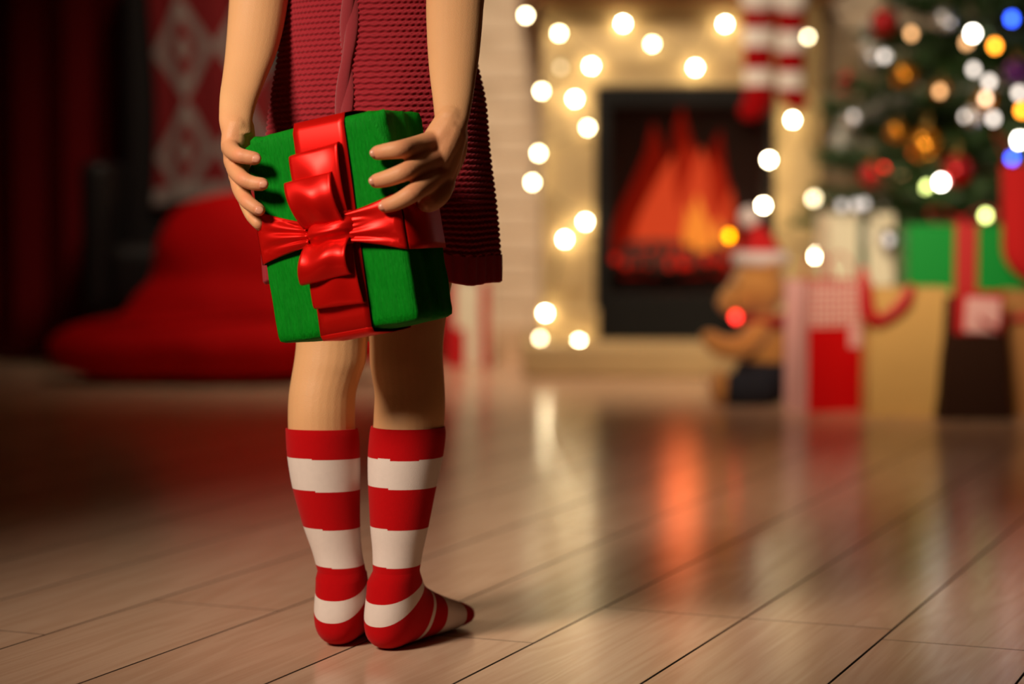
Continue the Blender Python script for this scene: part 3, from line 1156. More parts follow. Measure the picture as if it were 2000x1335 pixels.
def band(name, path, wid, wdir_fn, nseg=8, m=None, parent=None, t=.0007):
    """ribbon: sweep a strip along path; wdir_fn(i)->(centre, half-width vector)"""
    bm = bmesh.new()
    rows = []
    for c, hw in path:
        rows.append([c + hw * (2 * i / nseg - 1) for i in range(nseg + 1)])
    vr = [[bm.verts.new(p) for p in r] for r in rows]
    for a, b in zip(vr, vr[1:]):
        for i in range(nseg):
            bm.faces.new((a[i], a[i + 1], b[i + 1], b[i]))
    return thick(obj(name, bm, m or m_satin, parent or gift), t, 0)


# vertical ribbon goes round front, top, back and bottom
ca = (L(622, 240) + L(679, 655)) / 2
vx0, vx1 = L(622, 240).x, L(679, 655).x
g = .0017
hh, hy = BHGT, BDEP / 2
corner = []
lo, hi = -g - .0022, hh + g + .0042
prof = [(-hy - g, .0005), (-hy - g, .03), (-hy - g, .06), (-hy - g, .10), (-hy - g, .15), (-hy - g, hh - .004), (-hy + .003, hi - .001), (-hy + .02, hi + .0012), (0, hi + .0016), (hy - .02, hi + .001), (hy - .003, hi - .001), (hy + g, hh - .004), (hy + g, .1), (hy + g, .004), (hy - .003, lo), (0, lo - .0018), (-hy + .0015, lo), (-hy - g, .0005)]
path = []
for y, z in prof:
    x = vx1 + (vx0 - vx1) * max(0, min(1, z / hh))
    path.append((Vector((x, y, z)), Vector((RW / 2, 0, 0))))
band('ribbon_upright', path, RW, None)
# horizontal ribbon: round the back and both sides, gathered towards the knot on the front
kc = L(640, 452)
zl = (L(513, 408).z + L(524, 514).z) / 2
zr = (L(770, 383).z + L(793, 480).z) / 2
hxg = BWID / 2 + .0016
path = []
hw = .0245
for x, y, z in ((-hxg, -hy + .002, zl), (-hxg, 0, zl), (-hxg, hy - .002, zl), (-hxg + .003, hy + g, zl), (0, hy + g, (zl + zr) / 2), (hxg - .003, hy + g, zr), (hxg + .001, hy - .002, zr), (hxg + .0015, 0, zr), (hxg + .001, -hy + .002, zr)):
    path.append((Vector((x, y, z)), Vector((0, 0, hw))))
band('ribbon_crosswise', path, .05, None)
for side in (-1, 1):
    bm = bmesh.new()
    zed = zl if side < 0 else zr
    ex = side * hxg

    def gather(u, v):
        # u: 0 at box edge -> 1 at the knot, v across the ribbon
        x = ex + (kc.x + side * .014 - ex) * u
        half = hw * (1 - u) ** 1.0 + (.0105) * u if True else 0
        half = .0105 + (hw - .0105) * (1 - u) ** 1.3
        z0 = zed + (kc.z - zed) * u
        w = 2 * v - 1
        pleat = math.sin(w * 6.6 + side * 1.2 + .6 * u) * .0036 * (u ** 1.2) + math.sin(w * 4 - 1.0) * .0022 * math.sin(PI * u)
        y = -hy - g - .0006 - .0065 * u ** 2 - abs(pleat) * .9 - (.0030 * math.sin(PI * min(1, u * 1.15)) * (1 - w * w))
        if u < .08:
            y += (0.08 - u) / .08 * .0030
        return Vector((x, y, z0 + w * half))
    grid(bm, gather, 24, 22)
    o = thick(obj('ribbon_gather', bm, m_satin, gift), .0007, 0)
    o['label'] = ('left' if side < 0 else 'right') + ' half of the cross ribbon, pleated into the knot'


def bow_loop(name, pa, pb, wid, bulge, base, ret, skew=0, close=.5, tailw=None, curl=0):
    """loop of ribbon from the knot (pa) to its far fold (pb) and back underneath; pa, pb = local points on the face"""
    d = pb - pa
    wv = Vector((1, 0, 0))
    prof = []
    n = 26
    for i in range(n + 1):
        t = i / n
        if t < .55:                       # outward leg
            k = t / .55
            along = k
            out = base + bulge * math.sin(PI * min(1, k * .86)) ** .8
            if k > .86:
                pass
        elif t < .70:                      # fold
            k = (t - .55) / .15
            along = 1 + .045 * math.sin(PI * k)
            o0 = base + bulge * math.sin(PI * .86) ** .8
            out = o0 + (ret - o0) * (.5 - .5 * math.cos(PI * k))
        else:
            k = (t - .70) / .30
            along = 1 - k * close
            out = ret
        prof.append((along, out))
    bm = bmesh.new()

    def f(u, v):
        i = v * n
        a = int(min(n - 1, i))
        fr = i - a
        al = prof[a][0] * (1 - fr) + prof[a + 1][0] * fr
        ou = prof[a][1] * (1 - fr) + prof[a + 1][1] * fr
        w = 2 * u - 1
        k = min(1, max(0, al))
        half = wid / 2 * (.86 + .14 * k)
        pl = .0022 * math.sin(w * 5 + 1) * (1 - k) + .0016 * math.sin(w * 3.1 + k * 3 + skew * 40)
        if curl:
            ou = ou - curl * max(0, w - .45) ** 2 * (1 - k) * 0 + curl * max(0, w - .4) * k
        c = pa + d * al + Vector((0, 0, 0))
        return c + wv * (w * half) + Vector((skew * w * 0, 0, skew * w * al)) + Vector((0, -hy - ou - pl * .8 - pa.y * 0 - c.y, 0))
    grid(bm, f, 16, n)
    return thick(obj(name, bm, m_satin, gift), .0008, 0)


def fl(px, py):
    p = L(px, py, .012)
    return Vector((p.x, 0, p.z))


def place(v):
    return v


k0 = fl(636, 440)
k1 = fl(640, 470)
for nm, a, b, w, bul, base, ret, sk, cl, cu in (
        ('bow_loop', k0, fl(609, 297), .0485, .008, .006, .0025, .0015, .9, 0),
        ('bow_loop', k0 + Vector((-.001, 0, 0)), fl(606, 350), .045, .012, .0125, .0085, .0008, .9, -.004),
        ('bow_loop', k1, fl(657, 592), .0485, .007, .006, .0025, -.0012, .9, 0),
        ('bow_loop', k1, fl(641, 542), .0490, .013, .0120, .0080, .0010, .9, 0)):
    bow_loop(nm, a, b, w, bul, base, ret, sk, cl, None, cu)
# knot wrapped round the middle
bm = bmesh.new()
kx = fl(641, 453)


def knot(u, v):
    a = (u - .5) * 2.9
    w = 2 * v - 1
    pl = .0016 * math.sin(w * 5.2 + 1.3 * math.sin(u * 3)) + .0004 * math.sin(w * 13 + u * 4)
    half = .0136 + .0016 * math.cos(a * 2) + .0012 * math.sin(u * 9)
    return Vector((kx.x + math.sin(a) * .0236, -hy - .004 - (math.cos(a) - .12) * .0155 * (1 - .35 * w * w) - pl, kx.z + w * half + .003 * (u - .5)))


grid(bm, knot, 30, 24)
thick(obj('bow_knot', bm, m_satin, gift), .0010, 0)


# ------------------------------------------------------------------ left corner: armchair with throw, bean bag
m_leather = mat('black_leather', lin(22, 14, 14), .5, .1, 20)
m_foot = mat('dark_wood', lin(40, 24, 16), .5)
AY = 5.36
ax0, ax1 = P(185, 400, AY).x, P(640, 400, AY).x
aw = ax1 - ax0
chair = thing('armchair', 'black high-backed armchair in the dark corner behind the bean bag', 'armchair', ((ax0 + ax1) / 2, AY, 0))


def soft(name, c, s, m, parent, bev=.03, sub=0, smooth=True):
    bm = bmesh.new()
    box(bm, c, s)
    bmesh.ops.bevel(bm, geom=bm.edges[:], offset=bev, segments=4, affect='EDGES', profile=.6)
    return obj(name, bm, m, parent, smooth=smooth)


soft('backrest', (0, .115, .62), (aw - .10, .10, .86), m_leather, chair, .04)
soft('seat', (0, -.04, .24), (aw - .12, .30, .16), m_leather, chair, .04)
for s in (-1, 1):
    soft('armrest', (s * (aw / 2 - .035), -.02, .34), (.07, .34, .36), m_leather, chair, .03)
    for t in (-.15, .13):
        bm = bmesh.new()
        tube(bm, [(s * (aw / 2 - .05), t, 0), (s * (aw / 2 - .05), t, .08), (s * (aw / 2 - .05), t, .17)], [.014, .018, .02], n=10, cap=False)
        obj('leg', bm, m_foot, chair)

m_throw = bpy.data.materials.new('red_white_throw')
m_throw.use_nodes = True
nt = m_throw.node_tree
b = nt.nodes['Principled BSDF']
b.inputs['Roughness'].default_value = .9
tc = N(nt, 'ShaderNodeTexCoord')
sx = N(nt, 'ShaderNodeSeparateXYZ')
nt.links.new(tc.outputs['UV'], sx.inputs[0])


def mth(op, a, c=None, d=None):
    n = N(nt, 'ShaderNodeMath', operation=op)
    for i, v in enumerate((a, c, d)):
        if v is None:
            continue
        if isinstance(v, (int, float)):
            n.inputs[i].default_value = v
        else:
            nt.links.new(v, n.inputs[i])
    return n.outputs[0]


fu = mth('ABSOLUTE', mth('SUBTRACT', mth('FRACT', mth('MULTIPLY', sx.outputs[0], 1.9)), .5))
fv = mth('ABSOLUTE', mth('SUBTRACT', mth('FRACT', mth('MULTIPLY', sx.outputs[1], 2.6)), .5))
dia = mth('ADD', fu, fv)
ring_ = mth('LESS_THAN', mth('ABSOLUTE', mth('SUBTRACT', dia, .40)), .10)
dot = mth('LESS_THAN', dia, .13)
bandv = mth('LESS_THAN', mth('ABSOLUTE', mth('SUBTRACT', sx.outputs[1], .04)), .03)
pat = mth('MAXIMUM', mth('MAXIMUM', ring_, dot), bandv)
mx = N(nt, 'ShaderNodeMix', data_type='RGBA')
mx.inputs[6].default_value = lin(120, 5, 12)
mx.inputs[7].default_value = lin(140, 124, 118)
nt.links.new(pat, mx.inputs[0])
nt.links.new(mx.outputs[2], b.inputs['Base Color'])
tx0, tx1 = P(292, 300, AY).x, P(520, 300, AY).x
throw = tag(bpy.data.objects.new('throw_blanket', bpy.data.meshes.new('throw_blanket')), 'red and white diamond-patterned throw hanging over the armchair back', 'blanket')
bm = bmesh.new()
uvl = bm.loops.layers.uv.new('UVMap')
nu, nv = 44, 60


def drape(u, v):
    x = tx0 + (tx1 - tx0) * u
    t = v * .95                       # 0 hem in front .. over the top .. behind
    top = 1.066
    w = .010 * math.sin(u * 21) * (1 - v * .6) + .004 * math.sin(u * 37 + 2)
    if t < .72:
        z = .405 + (top - .405) * t / .72 + .02 * math.sin(u * 3)
        y = AY + .115 - .062 - .012 + w * .9
    else:
        a = min(1, (t - .72) / .16)
        y = AY + .115 - .074 * math.cos(PI * a) 
        z = top + .012 * math.sin(PI * a) - max(0, t - .88) * 1.5
    return Vector((x + .012 * math.sin(v * 6), y - (.008 if t < .72 else 0), z))


vr = [[bm.verts.new(drape(i / nu, j / nv)) for i in range(nu + 1)] for j in range(nv + 1)]
for j in range(nv):
    for i in range(nu):
        f = bm.faces.new((vr[j][i], vr[j][i + 1], vr[j + 1][i + 1], vr[j + 1][i]))
        for lp, (a, c) in zip(f.loops, ((i, j), (i + 1, j), (i + 1, j + 1), (i, j + 1))):
            lp[uvl].uv = (a / nu, c / nv * 1.3)
bm.to_mesh(throw.data)
bm.free()
finish(throw, m_throw)
thick(throw, .004, 0)

m_bean = mat('red_cotton', lin(190, 3, 5), .8, .06, 12, .002, 22, spec=.1)
BY = 5.0
bag = thing('bean_bag', 'red bean bag chair slumped on the floor at the left', 'bean bag', (P(455, 700, BY).x, BY, 0))
bm = bmesh.new()
ball(bm, (-.02, -.01, .088), (.385, .185, .090), 32)
ball(bm, (.035, .03, .26), (.235, .125, .185), 28)
ball(bm, (.035, .035, .345), (.205, .105, .105), 24)
ball(bm, (.02, .02, .16), (.27, .15, .13), 24)
ball(bm, (-.20, -.03, .080), (.24, .15, .078), 24)
bm = fuse('bean', bm, .012, 14)
for v in bm.verts:
    v.co.z = max(v.co.z, .0)
    v.co += Vector((noise.noise(v.co * 9), noise.noise(v.co * 9 + Vector((5, 5, 5))), 0)) * .008
obj('shell', bm, m_bean, bag)
bm = bmesh.new()
tube(bm, [(-.33, -.10, .13), (-.15, -.165, .165), (.05, -.150, .175), (.25, -.115, .165)], .004, n=6)
obj('seam_piping', bm, m_bean, bag)
bm = bmesh.new()
tube(bm, [(.04, .05, .455), (.035, .05, .50), (.06, .05, .505), (.07, .05, .455)], .006, n=8)
obj('carry_loop', bm, m_bean, bag)


# ------------------------------------------------------------------ presents
m_kraft = mat('kraft_paper', lin(205, 160, 92), .8, .08, 14)
m_kraft2 = mat('kraft_paper_tan', lin(176, 120, 66), .8, .08, 14)
m_choc = mat('chocolate_paper', lin(44, 19, 6), .7, .1, 10, spec=.15)
m_redp = mat('red_paper', lin(200, 3, 10), .5, spec=.2)
m_pinkp = mat('pale_pink_paper', lin(232, 176, 176), .7)
m_ivory = mat('ivory_paper', lin(232, 222, 196), .7)
m_greenp = mat('green_paper', lin(2, 140, 50), .5, spec=.2)
m_ribbon = mat('red_ribbon', lin(186, 4, 16), .45)
m_silver = mat('silver_ribbon', lin(200, 200, 200), .25, Metallic=.9)
m_carton = mat('brown_carton', lin(150, 98, 56), .85)
m_check = bpy.data.materials.new('red_gingham')
m_check.use_nodes = True
nt = m_check.node_tree
b = nt.nodes['Principled BSDF']
b.inputs['Roughness'].default_value = .8
tc = N(nt, 'ShaderNodeTexCoord')
sx = N(nt, 'ShaderNodeSeparateXYZ')
nt.links.new(tc.outputs['Object'], sx.inputs[0])
gx = mth('LESS_THAN', mth('FRACT', mth('MULTIPLY', sx.outputs[0], 75)), .5)
gz = mth('LESS_THAN', mth('FRACT', mth('MULTIPLY', sx.outputs[2], 75)), .5)
mx = N(nt, 'ShaderNodeMix', data_type='RGBA')
mx.inputs[6].default_value = lin(240, 214, 206)
mx.inputs[7].default_value = lin(196, 30, 40)
nt.links.new(mth('MULTIPLY', mth('ADD', gx, gz), .5), mx.inputs[0])
nt.links.new(mx.outputs[2], b.inputs['Base Color'])


def paper_bag(name, label, loc, w, d, h, m, rz=0, gusset=None, top=1.0, handle=None, fold=False):
    o = thing(name, label, 'gift bag', loc, rz, 'paper gift bags beside the tree')
    bm = bmesh.new()
    zs = [0, h * .5, h]
    rows = []
    for z in zs:
        k = 1 + (top - 1) * z / h
        g_ = .18 * d * (z / h)          # gusset creased inwards towards the top
        rows.append([bm.verts.new(p) for p in ((-w / 2 * k, -d / 2 * k, z), (w / 2 * k, -d / 2 * k, z), (w / 2 * k - g_, 0, z), (w / 2 * k, d / 2 * k, z), (-w / 2 * k, d / 2 * k, z), (-w / 2 * k + g_, 0, z))])
    for a, c in zip(rows, rows[1:]):
        for i in range(6):
            f = bm.faces.new((a[i], a[(i + 1) % 6], c[(i + 1) % 6], c[i]))
            f.material_index = 1 if (gusset and i in (1, 2, 4, 5)) else 0
    bm.faces.new(rows[0])
    if fold:
        bm.faces.new(rows[-1])
    bd = obj('paper_body', bm, [m, gusset or m], o, smooth=False)
    thick(bd, .0012, -1)
    if handle:
        for s in (-1, 1):
            y = s * d / 2 * top * .9
            bm = bmesh.new()
            q = w * top * .22
            tube(bm, [(-q, y, h - .015), (-q * .95, y, h + .02), (-q * .4, y, h + .05), (q * .4, y, h + .05), (q * .95, y, h + .02), (q, y, h - .015)], .0025, n=8)
            obj('handle', bm, handle, o)
    return o


def gift_wrap(name, label, loc, w, d, h, m, mr, rz=0, bands=((0,),), lid=False, bow=True, rib=.03, cat='gift'):
    o = thing(name, label, cat, loc, rz, 'wrapped presents in the background')
    bm = bmesh.new()
    box(bm, (0, 0, h / 2), (w, d, h))
    obj('box', bm, m, o, smooth=False, bevel=.004)
    if lid:
        bm = bmesh.new()
        box(bm, (0, 0, h - .02), (w + .008, d + .008, .045))
        obj('lid', bm, m, o, smooth=False, bevel=.003)
    for x in bands[0]:
        bm = bmesh.new()
        e = .005 if lid else .0012
        y, z = d / 2 + e, h + (.0035 if lid else .0012)
        rows = [[Vector((x - rib / 2, a, c)), Vector((x + rib / 2, a, c))] for a, c in ((-y, 0.001), (-y, z), (y, z), (y, .001))]
        loft(bm, rows, caps=False, close=False)
        thick(obj('ribbon', bm, mr, o, smooth=False), .0012, 1)
    if bow:
        for s in (-1, 1):
            bm = bmesh.new()
            x0 = bands[0][0]
            prof = [(0, .002), (s * .02, .022), (s * .05, .036), (s * .07, .026), (s * .055, .008), (s * .02, .003), (0, .002)]
            K = catmull([[x0 + a, c + h] for a, c in prof], 4)
            loft(bm, [[Vector((a, -.014, c)), Vector((a, .014, c))] for a, c in K], caps=False, close=False)
            thick(obj('bow_loop', bm, mr, o), .001, 0)
        bm = bmesh.new()
        ball(bm, (x0, 0, h + .008), (.010, .016, .009), 10)
        obj('bow_knot', bm, mr, o)
    return o


def at(px, Y):
    p = P(px, 600, Y)
    return Vector((p.x, Y, 0))


# red bag with gingham top and pale side
b1 = paper_bag('gift_bag', 'red gift bag with gingham upper band and pale pink side beside the teddy bear', at(1617, 4.31), .142, .10, .262, m_redp, R(20), m_pinkp, handle=m_ribbon)
bm = bmesh.new()
box(bm, (0, -.0518, .2155), (.140, .0014, .090))
pb = obj('gingham_band', bm, m_check, b1, smooth=False)
bm = bmesh.new()
box(bm, (.035, -.0535, .150), (.030, .0012, .042))
obj('gift_tag', bm, m_pinkp, b1, smooth=False)
# kraft bag with red ribbon loop
b2 = paper_bag('gift_bag', 'light kraft paper bag with a curling red ribbon, between red and brown bags', at(1768, 4.20), .158, .09, .252, m_kraft, 0, fold=True)
bm = bmesh.new()
o = b2.location
pts = [P(x, y, 4.135) - o for x, y in ((1686, 528), (1690, 570), (1694, 606), (1712, 624), (1742, 612), (1766, 588), (1778, 562))]
tube(bm, pts, [M(9, 4.1), M(15, 4.1), M(16, 4.1), M(12, 4.1), M(11, 4.1), M(13, 4.1), M(9, 4.1)], n=10, flat=.3, ref=(0, 1, 0))
obj('ribbon_loop', bm, m_ribbon, b2)
# chocolate bag with folded top, ribbon and tag
b3 = paper_bag('gift_bag', 'dark brown paper bag narrowing to the top with a pink square tag', at(1900, 4.13), .136, .08, .236, m_choc, 0, top=.74, fold=True)
bm = bmesh.new()
box(bm, (.004, -.0345, .207), (.094, .006, .082))
obj('ribbon_wrap', bm, m_ribbon, b3, smooth=False, bevel=.002)
bm = bmesh.new()
box(bm, (.010, -.0395, .202), (.066, .003, .066), Matrix.Rotation(R(3), 3, 'Y'))
obj('gift_tag', bm, m_pinkp, b3, smooth=False, bevel=.001)
bm = bmesh.new()
tube(bm, [P(1955, 650, 4.09) - b3.location + Vector((0, 0, .01)), P(1940, 640, 4.08) - b3.location, P(1915, 622, 4.075) - b3.location], .004, n=8)
obj('ribbon_end', bm, m_ribbon, b3)
b4 = paper_bag('gift_bag', 'tan kraft bag at the right edge of the photo, next to the dark brown bag', at(2022, 4.22), .125, .09, .245, m_kraft2, R(-6), fold=True)
bm = bmesh.new()
tube(bm, [(-.064, -.052, .19), (0, -.054, .197), (.064, -.052, .20)], .008, n=8, flat=.3, ref=(0, 1, 0))
obj('ribbon_band', bm, m_ribbon, b4)
carton = thing('carton', 'brown carton standing under the green present', 'box', at(1880, 4.57))
bm = bmesh.new()
box(bm, (0, 0, .11), (.262, .17, .22))
obj('carton_body', bm, m_carton, carton, smooth=False, bevel=.002)
bm = bmesh.new()
box(bm, (0, -.0855, .11), (.05, .0012, .22))
obj('packing_tape', bm, m_kraft, carton, smooth=False)
gg = gift_wrap('gift_box', 'green present with a red ribbon lying on the carton below the tree', at(1878, 4.57) + Vector((0, 0, .2205)), .250, .15, .152, m_greenp, m_ribbon, R(-3), ((-.004,),), rib=.046)
wt = gift_wrap('gift_box', 'tall ivory present with silver ribbon standing between fireplace and tree', at(1668, 4.83), .150, .12, .395, m_ivory, m_silver, R(8), ((0,),), rib=.022)
ws = gift_wrap('gift_box', 'small white present with red ribbons by the wall behind the child', at(916, 5.50), .120, .09, .215, m_ivory, m_ribbon, 0, ((.041, -.046),), bow=False, rib=.024)
bm = bmesh.new()
box(bm, (-.034, -.0472, .05), (.052, .0012, .098))
obj('red_patch', bm, m_ribbon, ws, smooth=False)

# ------------------------------------------------------------------ teddy bear
TY = 4.45
m_fur = mat('tan_plush', lin(196, 134, 68), .95, .15, 60, .0015, 250, Sheen_Weight=.4)
m_sole = mat('pale_plush', lin(222, 168, 128), .95, .1, 60, Sheen_Weight=.3)
m_navy = mat('navy_cloth', lin(16, 18, 34), .85, .1, 30)
m_scarf = mat('red_scarf', lin(150, 16, 18), .9, .1, 50)
m_whitefur = mat('white_plush', lin(226, 206, 206), .95, .06, 60, .002, 200, Sheen_Weight=.4)
m_redfelt = mat('red_felt', lin(192, 8, 14), .9, .05, 40)
m_button = mat('black_button', lin(12, 10, 10), .2)
bear = thing('teddy_bear', 'tan teddy bear in a red and white hat sitting before the fireplace', 'teddy bear', at(1480, TY))


def T(px, py, dy=0):
    return P(px, py, TY + dy) - bear.location


def m_(n):
    return M(n, TY)


bm = bmesh.new()
ball(bm, T(1482, 560), (m_(56), m_(52), m_(56)), 20)
ball(bm, T(1434, 588, -.01), (m_(36), m_(30), m_(29)), 16)
tube(bm, [T(1470, 562, -.01), T(1432, 588, -.01)], [m_(48), m_(30)], n=16)
for dy in (-.045, .045):
    ball(bm, T(1508, 516, dy), (m_(18), m_(10), m_(19)), 12)
ball(bm, T(1494, 680, .005), (m_(52), m_(52), m_(80)), 20)
ball(bm, T(1492, 742, .005), (m_(58), m_(58), m_(46)), 20)
for dy in (-.052, .058):
    tube(bm, [T(1488, 640, dy * .8), T(1450, 676, dy * 1.1), T(1410, 676, dy), T(1384, 660, dy * .9)], [m_(24), m_(24), m_(22), m_(18)], n=12)
    tube(bm, [T(1486, 752, dy), T(1448, 760, dy * 1.1), T(1414, 758, dy * 1.1)], [m_(36), m_(32), m_(27)], n=12)
    ball(bm, T(1404, 754, dy * 1.1), (m_(19), m_(26), m_(34)), 14)
bm = fuse('bear', bm, .0045, 5)
for v in bm.verts:
    v.co.z = max(v.co.z, .001)
obj('plush_body', bm, m_fur, bear)
for dy in (-.052, .058):
    bm = bmesh.new()
    ball(bm, T(1390, 752, dy * 1.1), (m_(8), m_(17), m_(22)), 12)
    obj('paw_pad', bm, m_sole, bear)
bm = bmesh.new()
ball(bm, T(1492, 738, .005), (m_(63), m_(63), m_(54)), 20)
for dy in (-.052, .058):
    tube(bm, [T(1488, 750, dy), T(1452, 758, dy * 1.1), T(1436, 759, dy * 1.1)], [m_(42), m_(38), m_(36)], n=14)
bm = fuse('trousers', bm, .005, 4)
for v in bm.verts:
    v.co.z = max(v.co.z, .0005)
obj('trousers', bm, m_navy, bear)
bm = bmesh.new()
n0 = T(1493, 625)
tube(bm, [n0 + Vector((m_(50) * math.cos(a), m_(48) * math.sin(a), m_(3) * math.cos(2 * a))) for a in [2 * PI * i / 16 for i in range(17)]], m_(12), n=10, steps=2)
tube(bm, [n0 + Vector((m_(44), -m_(14), 0)), n0 + Vector((m_(54), -m_(18), -m_(40))), n0 + Vector((m_(50), -m_(20), -m_(90)))], m_(14), n=10, flat=.5, ref=(0, 1, 0))
obj('scarf', bm, m_scarf, bear)
bm = bmesh.new()
h0 = T(1486, 505)
loft(bm, [ring(h0 + Vector((dx * m_(1), 0, dz * m_(1))), (m_(r), 0, 0), (0, m_(r), 0), 18) for dx, dz, r in ((0, -8, 45), (1, 8, 43), (2, 26, 34), (-2, 46, 24), (-10, 62, 15), (-18, 72, 7))])
ht = obj('hat', bm, m_redfelt, bear)
bm = bmesh.new()
tube(bm, [h0 + Vector((m_(42) * math.cos(a), m_(42) * math.sin(a), 0)) for a in [2 * PI * i / 16 for i in range(17)]], m_(15), n=10, steps=2)
obj('hat_brim', bm, m_whitefur, ht)
bm = bmesh.new()
ball(bm, h0 + Vector((m_(-22), 0, m_(80))), m_(22), 14)
obj('pompom', bm, m_whitefur, ht)
bm = bmesh.new()
ball(bm, T(1401, 578, -.01), (m_(8), m_(11), m_(9)), 12)
obj('nose', bm, m_button, bear)
for dy in (-.038, .020):
    bm = bmesh.new()
    ball(bm, T(1440, 556, dy), m_(6), 10)
    obj('eye', bm, m_button, bear)

# ------------------------------------------------------------------ christmas tree
m_needle = mat('fir_needles', lin(38, 66, 22), .6, .3, 30)
m_bark = mat('fir_bark', lin(70, 46, 28), .9)
TC = at(2010, 5.06)
tree = thing('christmas_tree', 'decorated green fir tree at the right behind the presents', 'tree', TC)
TZ0, TZ1, TR = .40, 2.15, .50
bm = bmesh.new()
tube(bm, [(0, 0, .05), (0, 0, .6), (.005, 0, 1.4), (0, 0, 2.15)], [.034, .03, .02, .006], n=12)
obj('trunk', bm, m_bark, tree)
bm = bmesh.new()
loft(bm, [ring((0, 0, z), (r, 0, 0), (0, r, 0), 20) for z, r in ((0, .12), (.02, .125), (.13, .14), (.135, .145), (.15, .145), (.15, .125), (.10, .12))])
obj('pot', bm, m_kraft2, tree)


def branch_mesh(seed):
    rnd = random.Random(seed)
    bm = bmesh.new()
    tube(bm, [(0, 0, 0), (.35, 0, -.01), (.7, 0, .0), (1, 0, .05)], [.016, .012, .008, .004], n=5, steps=2)
    for f in bm.faces:
        f.material_index = 1

    def needles(p, q, n, ln):
        d = (q - p)
        t0 = d.normalized()
        for i in range(n):
            c = p.lerp(q, rnd.random())
            s = Vector((rnd.gauss(0, 1), rnd.gauss(0, 1), rnd.gauss(0, .8)))
            s = (s - t0 * s.dot(t0)).normalized()
            t = c + (s * .8 + t0 * .6).normalized() * ln * rnd.uniform(.7, 1.2)
            w = t0.cross(s) * .007
            bm.faces.new([bm.verts.new(x) for x in (c - w, c + w, t)])
    pts = [Vector(x) for x in ((0.1, 0, -.004), (.35, 0, -.01), (.7, 0, 0), (1.02, 0, .052))]
    for a, c in zip(pts, pts[1:]):
        needles(a, c, 90, .085)
    for i in range(11):
        x = .18 + .075 * i
        ln = (.42 - .30 * (x - .1)) * rnd.uniform(.8, 1.1)
        s = 1 if i % 2 else -1
        p = Vector((x, 0, 0))
        q = p + Vector((ln * .72, s * ln * .75, rnd.uniform(-.05, .08)))
        tube(bm, [p, p.lerp(q, .5), q], [.006, .005, .003], n=4, steps=1)
        needles(p, q, int(200 * ln) + 20, .075)
    me = bpy.data.meshes.new('branch')
    bm.to_mesh(me)
    bm.free()
    me.materials.append(m_needle)
    me.materials.append(m_bark)
    return me


bms = [branch_mesh(i) for i in range(4)]
z = TZ0
k = 0
while z < TZ1 - .05:
    rr = TR * (TZ1 - z) / (TZ1 - TZ0)
    n = max(5, int(13 * (rr / TR) ** .6))
    for i in range(n):
        o = bpy.data.objects.new('branch', bms[(k + i) % 4])
        o['kind'] = 'stuff'
        COL.objects.link(o)
        o.parent = tree
        a = 2 * PI * (i + .5 * (k % 2)) / n + random.uniform(-.12, .12)
        s = rr * random.uniform(.88, 1.08)
        o.scale = (s, s * 1.0, s)
        o.location = (.015 * math.cos(a), .015 * math.sin(a), z + random.uniform(-.02, .02))
        o.rotation_euler = (random.uniform(-.2, .2), random.uniform(-.12, .16), a)
    z += .072
    k += 1


def on_tree(px, py, out=.02):
    """point on the outside of the tree seen at a pixel"""
    Y = TC.y
    for _ in range(6):
        p = P(px, py, Y)
        rr = TR * max(.1, (TZ1 - p.z) / (TZ1 - TZ0))
        dx = p.x - TC.x
        Y = TC.y - math.sqrt(max(0.0004, rr * rr - dx * dx)) - out
    return P(px, py, Y)


m_gold = mat('gold_bauble', lin(214, 140, 40), .22, Metallic=.85)
m_redb = mat('red_bauble', lin(170, 10, 16), .22, Metallic=.5)
m_silb = mat('silver_bauble', lin(200, 200, 205), .25, Metallic=.85)
m_purp = mat('purple_bauble', lin(90, 30, 110), .22, Metallic=.6)
m_capm = mat('bauble_cap', lin(190, 160, 90), .3, Metallic=.9)


def bauble(px, py, r, m, label, group='baubles on the fir tree'):
    p = on_tree(px, py, .01)
    o = thing('bauble', label, 'bauble', p, 0, group)
    bm = bmesh.new()
    ball(bm, (0, 0, 0), r, 18)
    obj('sphere', bm, m, o)
    bm = bmesh.new()
    tube(bm, [(0, 0, r * .95), (0, 0, r * 1.05), (0, 0, r * 1.2)], [r * .22, r * .22, r * .2], n=10, steps=1, cap=False)
    obj('cap', bm, m_capm, o)
    bm = bmesh.new()
    tube(bm, [(0, 0, r * 1.15), (r * .2, 0, r * 1.5), (0, 0, r * 1.75), (-r * .15, .3 * r, r * 1.6)], r * .04, n=5)
    obj('hook', bm, m_capm, o)


for px, py, r, m, lb in (
        (1808, 285, .040, m_gold, 'large gold bauble low on the tree, above the green present'), (1768, 148, .031, m_gold, 'gold bauble on the left side of the tree, upper of two'), (1752, 258, .024, m_gold, 'small gold bauble left of the large gold one'),
        (1838, 176, .022, m_gold, 'small gold bauble near the middle of the tree'), (1925, 196, .024, m_gold, 'gold bauble among silver tinsel on the right of the tree'),
        (1656, 162, .028, m_redb, 'red bauble at the left tip of a fir branch'), (1702, 342, .028, m_redb, 'red bauble low on the left branches over the ivory present'), (1868, 334, .036, m_redb, 'large red bauble just above the green present'), (1728, 44, .034, m_redb, 'red bauble high on the left edge of the tree'),
        (1668, 228, .026, m_silb, 'silver bauble at the lower left branch tips'), (1706, 116, .024, m_silb, 'silver bauble on the upper left branches'), (1846, 40, .028, m_silb, 'silver bauble high in the middle of the tree'), (1900, 228, .026, m_silb, 'silver bauble at mid height on the right'), (1736, 468, .022, m_silb, 'silver bauble hanging lowest, beside the green present'),
        (1986, 142, .028, m_purp, 'purple bauble at the right edge of the photo')):
    bauble(px, py, r, m, lb)

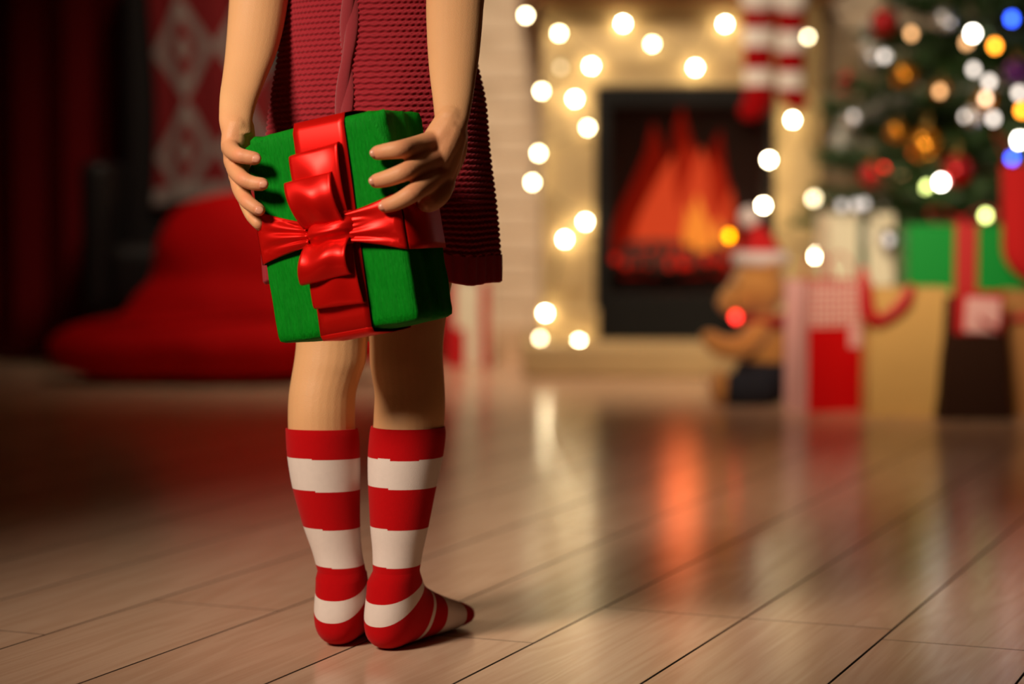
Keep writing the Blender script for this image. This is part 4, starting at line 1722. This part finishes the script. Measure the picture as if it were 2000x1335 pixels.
# silver tinsel wound round the tree
m_tins = mat('silver_tinsel', lin(214, 214, 210), .3, Metallic=.75)
tin = thing('tinsel_garland', 'silver tinsel garland wound around the fir tree', 'garland', TC)
bm = bmesh.new()
bw = bmesh.new()
pts = []
for i in range(150):
    t = i / 149
    a = -.6 + t * 2 * PI * 5
    z = .46 + 1.2 * t + .03 * math.sin(a * 2)
    rr = TR * (TZ1 - z) / (TZ1 - TZ0) * 1.0
    pts.append(Vector((rr * math.cos(a), rr * math.sin(a), z)))
tube(bw, pts, .0012, n=5, steps=2)
obj('tinsel_wire', bw, m_tins, tin)
for p, q in zip(pts, pts[1:]):
    t0 = (q - p).normalized()
    for i in range(26):
        c = p.lerp(q, random.random())
        s = Vector((random.gauss(0, 1), random.gauss(0, 1), random.gauss(0, 1)))
        s = (s - t0 * s.dot(t0)).normalized()
        w = t0.cross(s).normalized() * .0012
        e = c + s * random.uniform(.018, .032)
        bm.faces.new([bm.verts.new(x) for x in (c - w, c + w, e + w, e - w)])
ts = obj('tinsel_strands', bm, m_tins, tin, smooth=False)
ts['kind'] = 'stuff'

# coloured lights on the tree and down to the bear, white lights low on the right; faint white ones also stand in for tinsel glints
cm = {'f': glow('tinsel_glint_bulb', (1, .86, .76), 1.5), 'o': glow('orange_bulb', (1, .30, .02), 14), 'O': glow('bright_orange_bulb', (1, .33, .0), 13), 'r': glow('red_bulb', (1, .03, .02), 9), 'b': glow('blue_bulb', (.03, .10, 1), 13), 'w': glow('cool_white_bulb', (1, .93, .8), 40),
      'g': glow('lime_white_bulb', (.75, .85, .25), 10), 'd': glow('faint_bulb_and_glint', (1, .86, .74), 4.2), 'e': glow('faint_amber_bulb', (1, .5, .2), 4.5), 'p': glow('peach_bulb', (1, .62, .36), 9)}
tl = [(1846, 28, 'd'), (1900, 66, 'w'), (1976, 37, 'b'), (1943, 90, 'o'), (1888, 84, 'e'), (1902, 136, 'd'), (1932, 160, 'd'), (1990, 182, 'd'), (1925, 194, 'p'), (1996, 216, 'o'), (1940, 232, 'd'), (1887, 228, 'd'), (1836, 178, 'e'), (1780, 66, 'e'), (1766, 150, 'e'), (1748, 252, 'e'),
      (1668, 228, 'd'), (1728, 110, 'd'), (1727, 331, 'r'), (1760, 345, 'e'), (1797, 292, 'e'), (1810, 366, 'g'), (1838, 356, 'w'), (1925, 421, 'g'), (1990, 274, 'w'), (1977, 309, 'b')]
string_of_lights('tree_lights', 'string of coloured and white fairy lights on the fir tree', [on_tree(a, c, .03) for a, c, _ in tl], [cm[k] for *_, k in tl], .0085)
tw = [(1736, 469, 4.62, 'f'), (1688, 398, 4.66, 'f'), (1672, 400, 4.66, 'f'), (1644, 402, 4.68, 'f'), (1590, 388, 5.2, 'S'), (1595, 499, 4.95, 'B'), (1508, 440, 4.9, 'n'), (1423, 461, 4.75, 'O'), (1437, 619, 4.33, 'r')]
mm = dict(cm, S=S_, B=B_)
tw = [t for t in tw if t[3] != 'n']
string_of_lights('tree_lights', 'string of lights trailing from the tree past the ivory present to the teddy bear', [P(a, c, Y) for a, c, Y, _ in tw], [mm[k] for *_, k in tw], .0085)
# red felt stocking on the tree at the right edge
stocking('stocking', 'plain red felt stocking hanging on the fir tree at the right edge', 2004, 322, 545, M(96, 4.42), 4.45, 1, None, [m_redfelt, m_redfelt], None, cuff=False, foot=1, cord=(-.03, .16, .075))
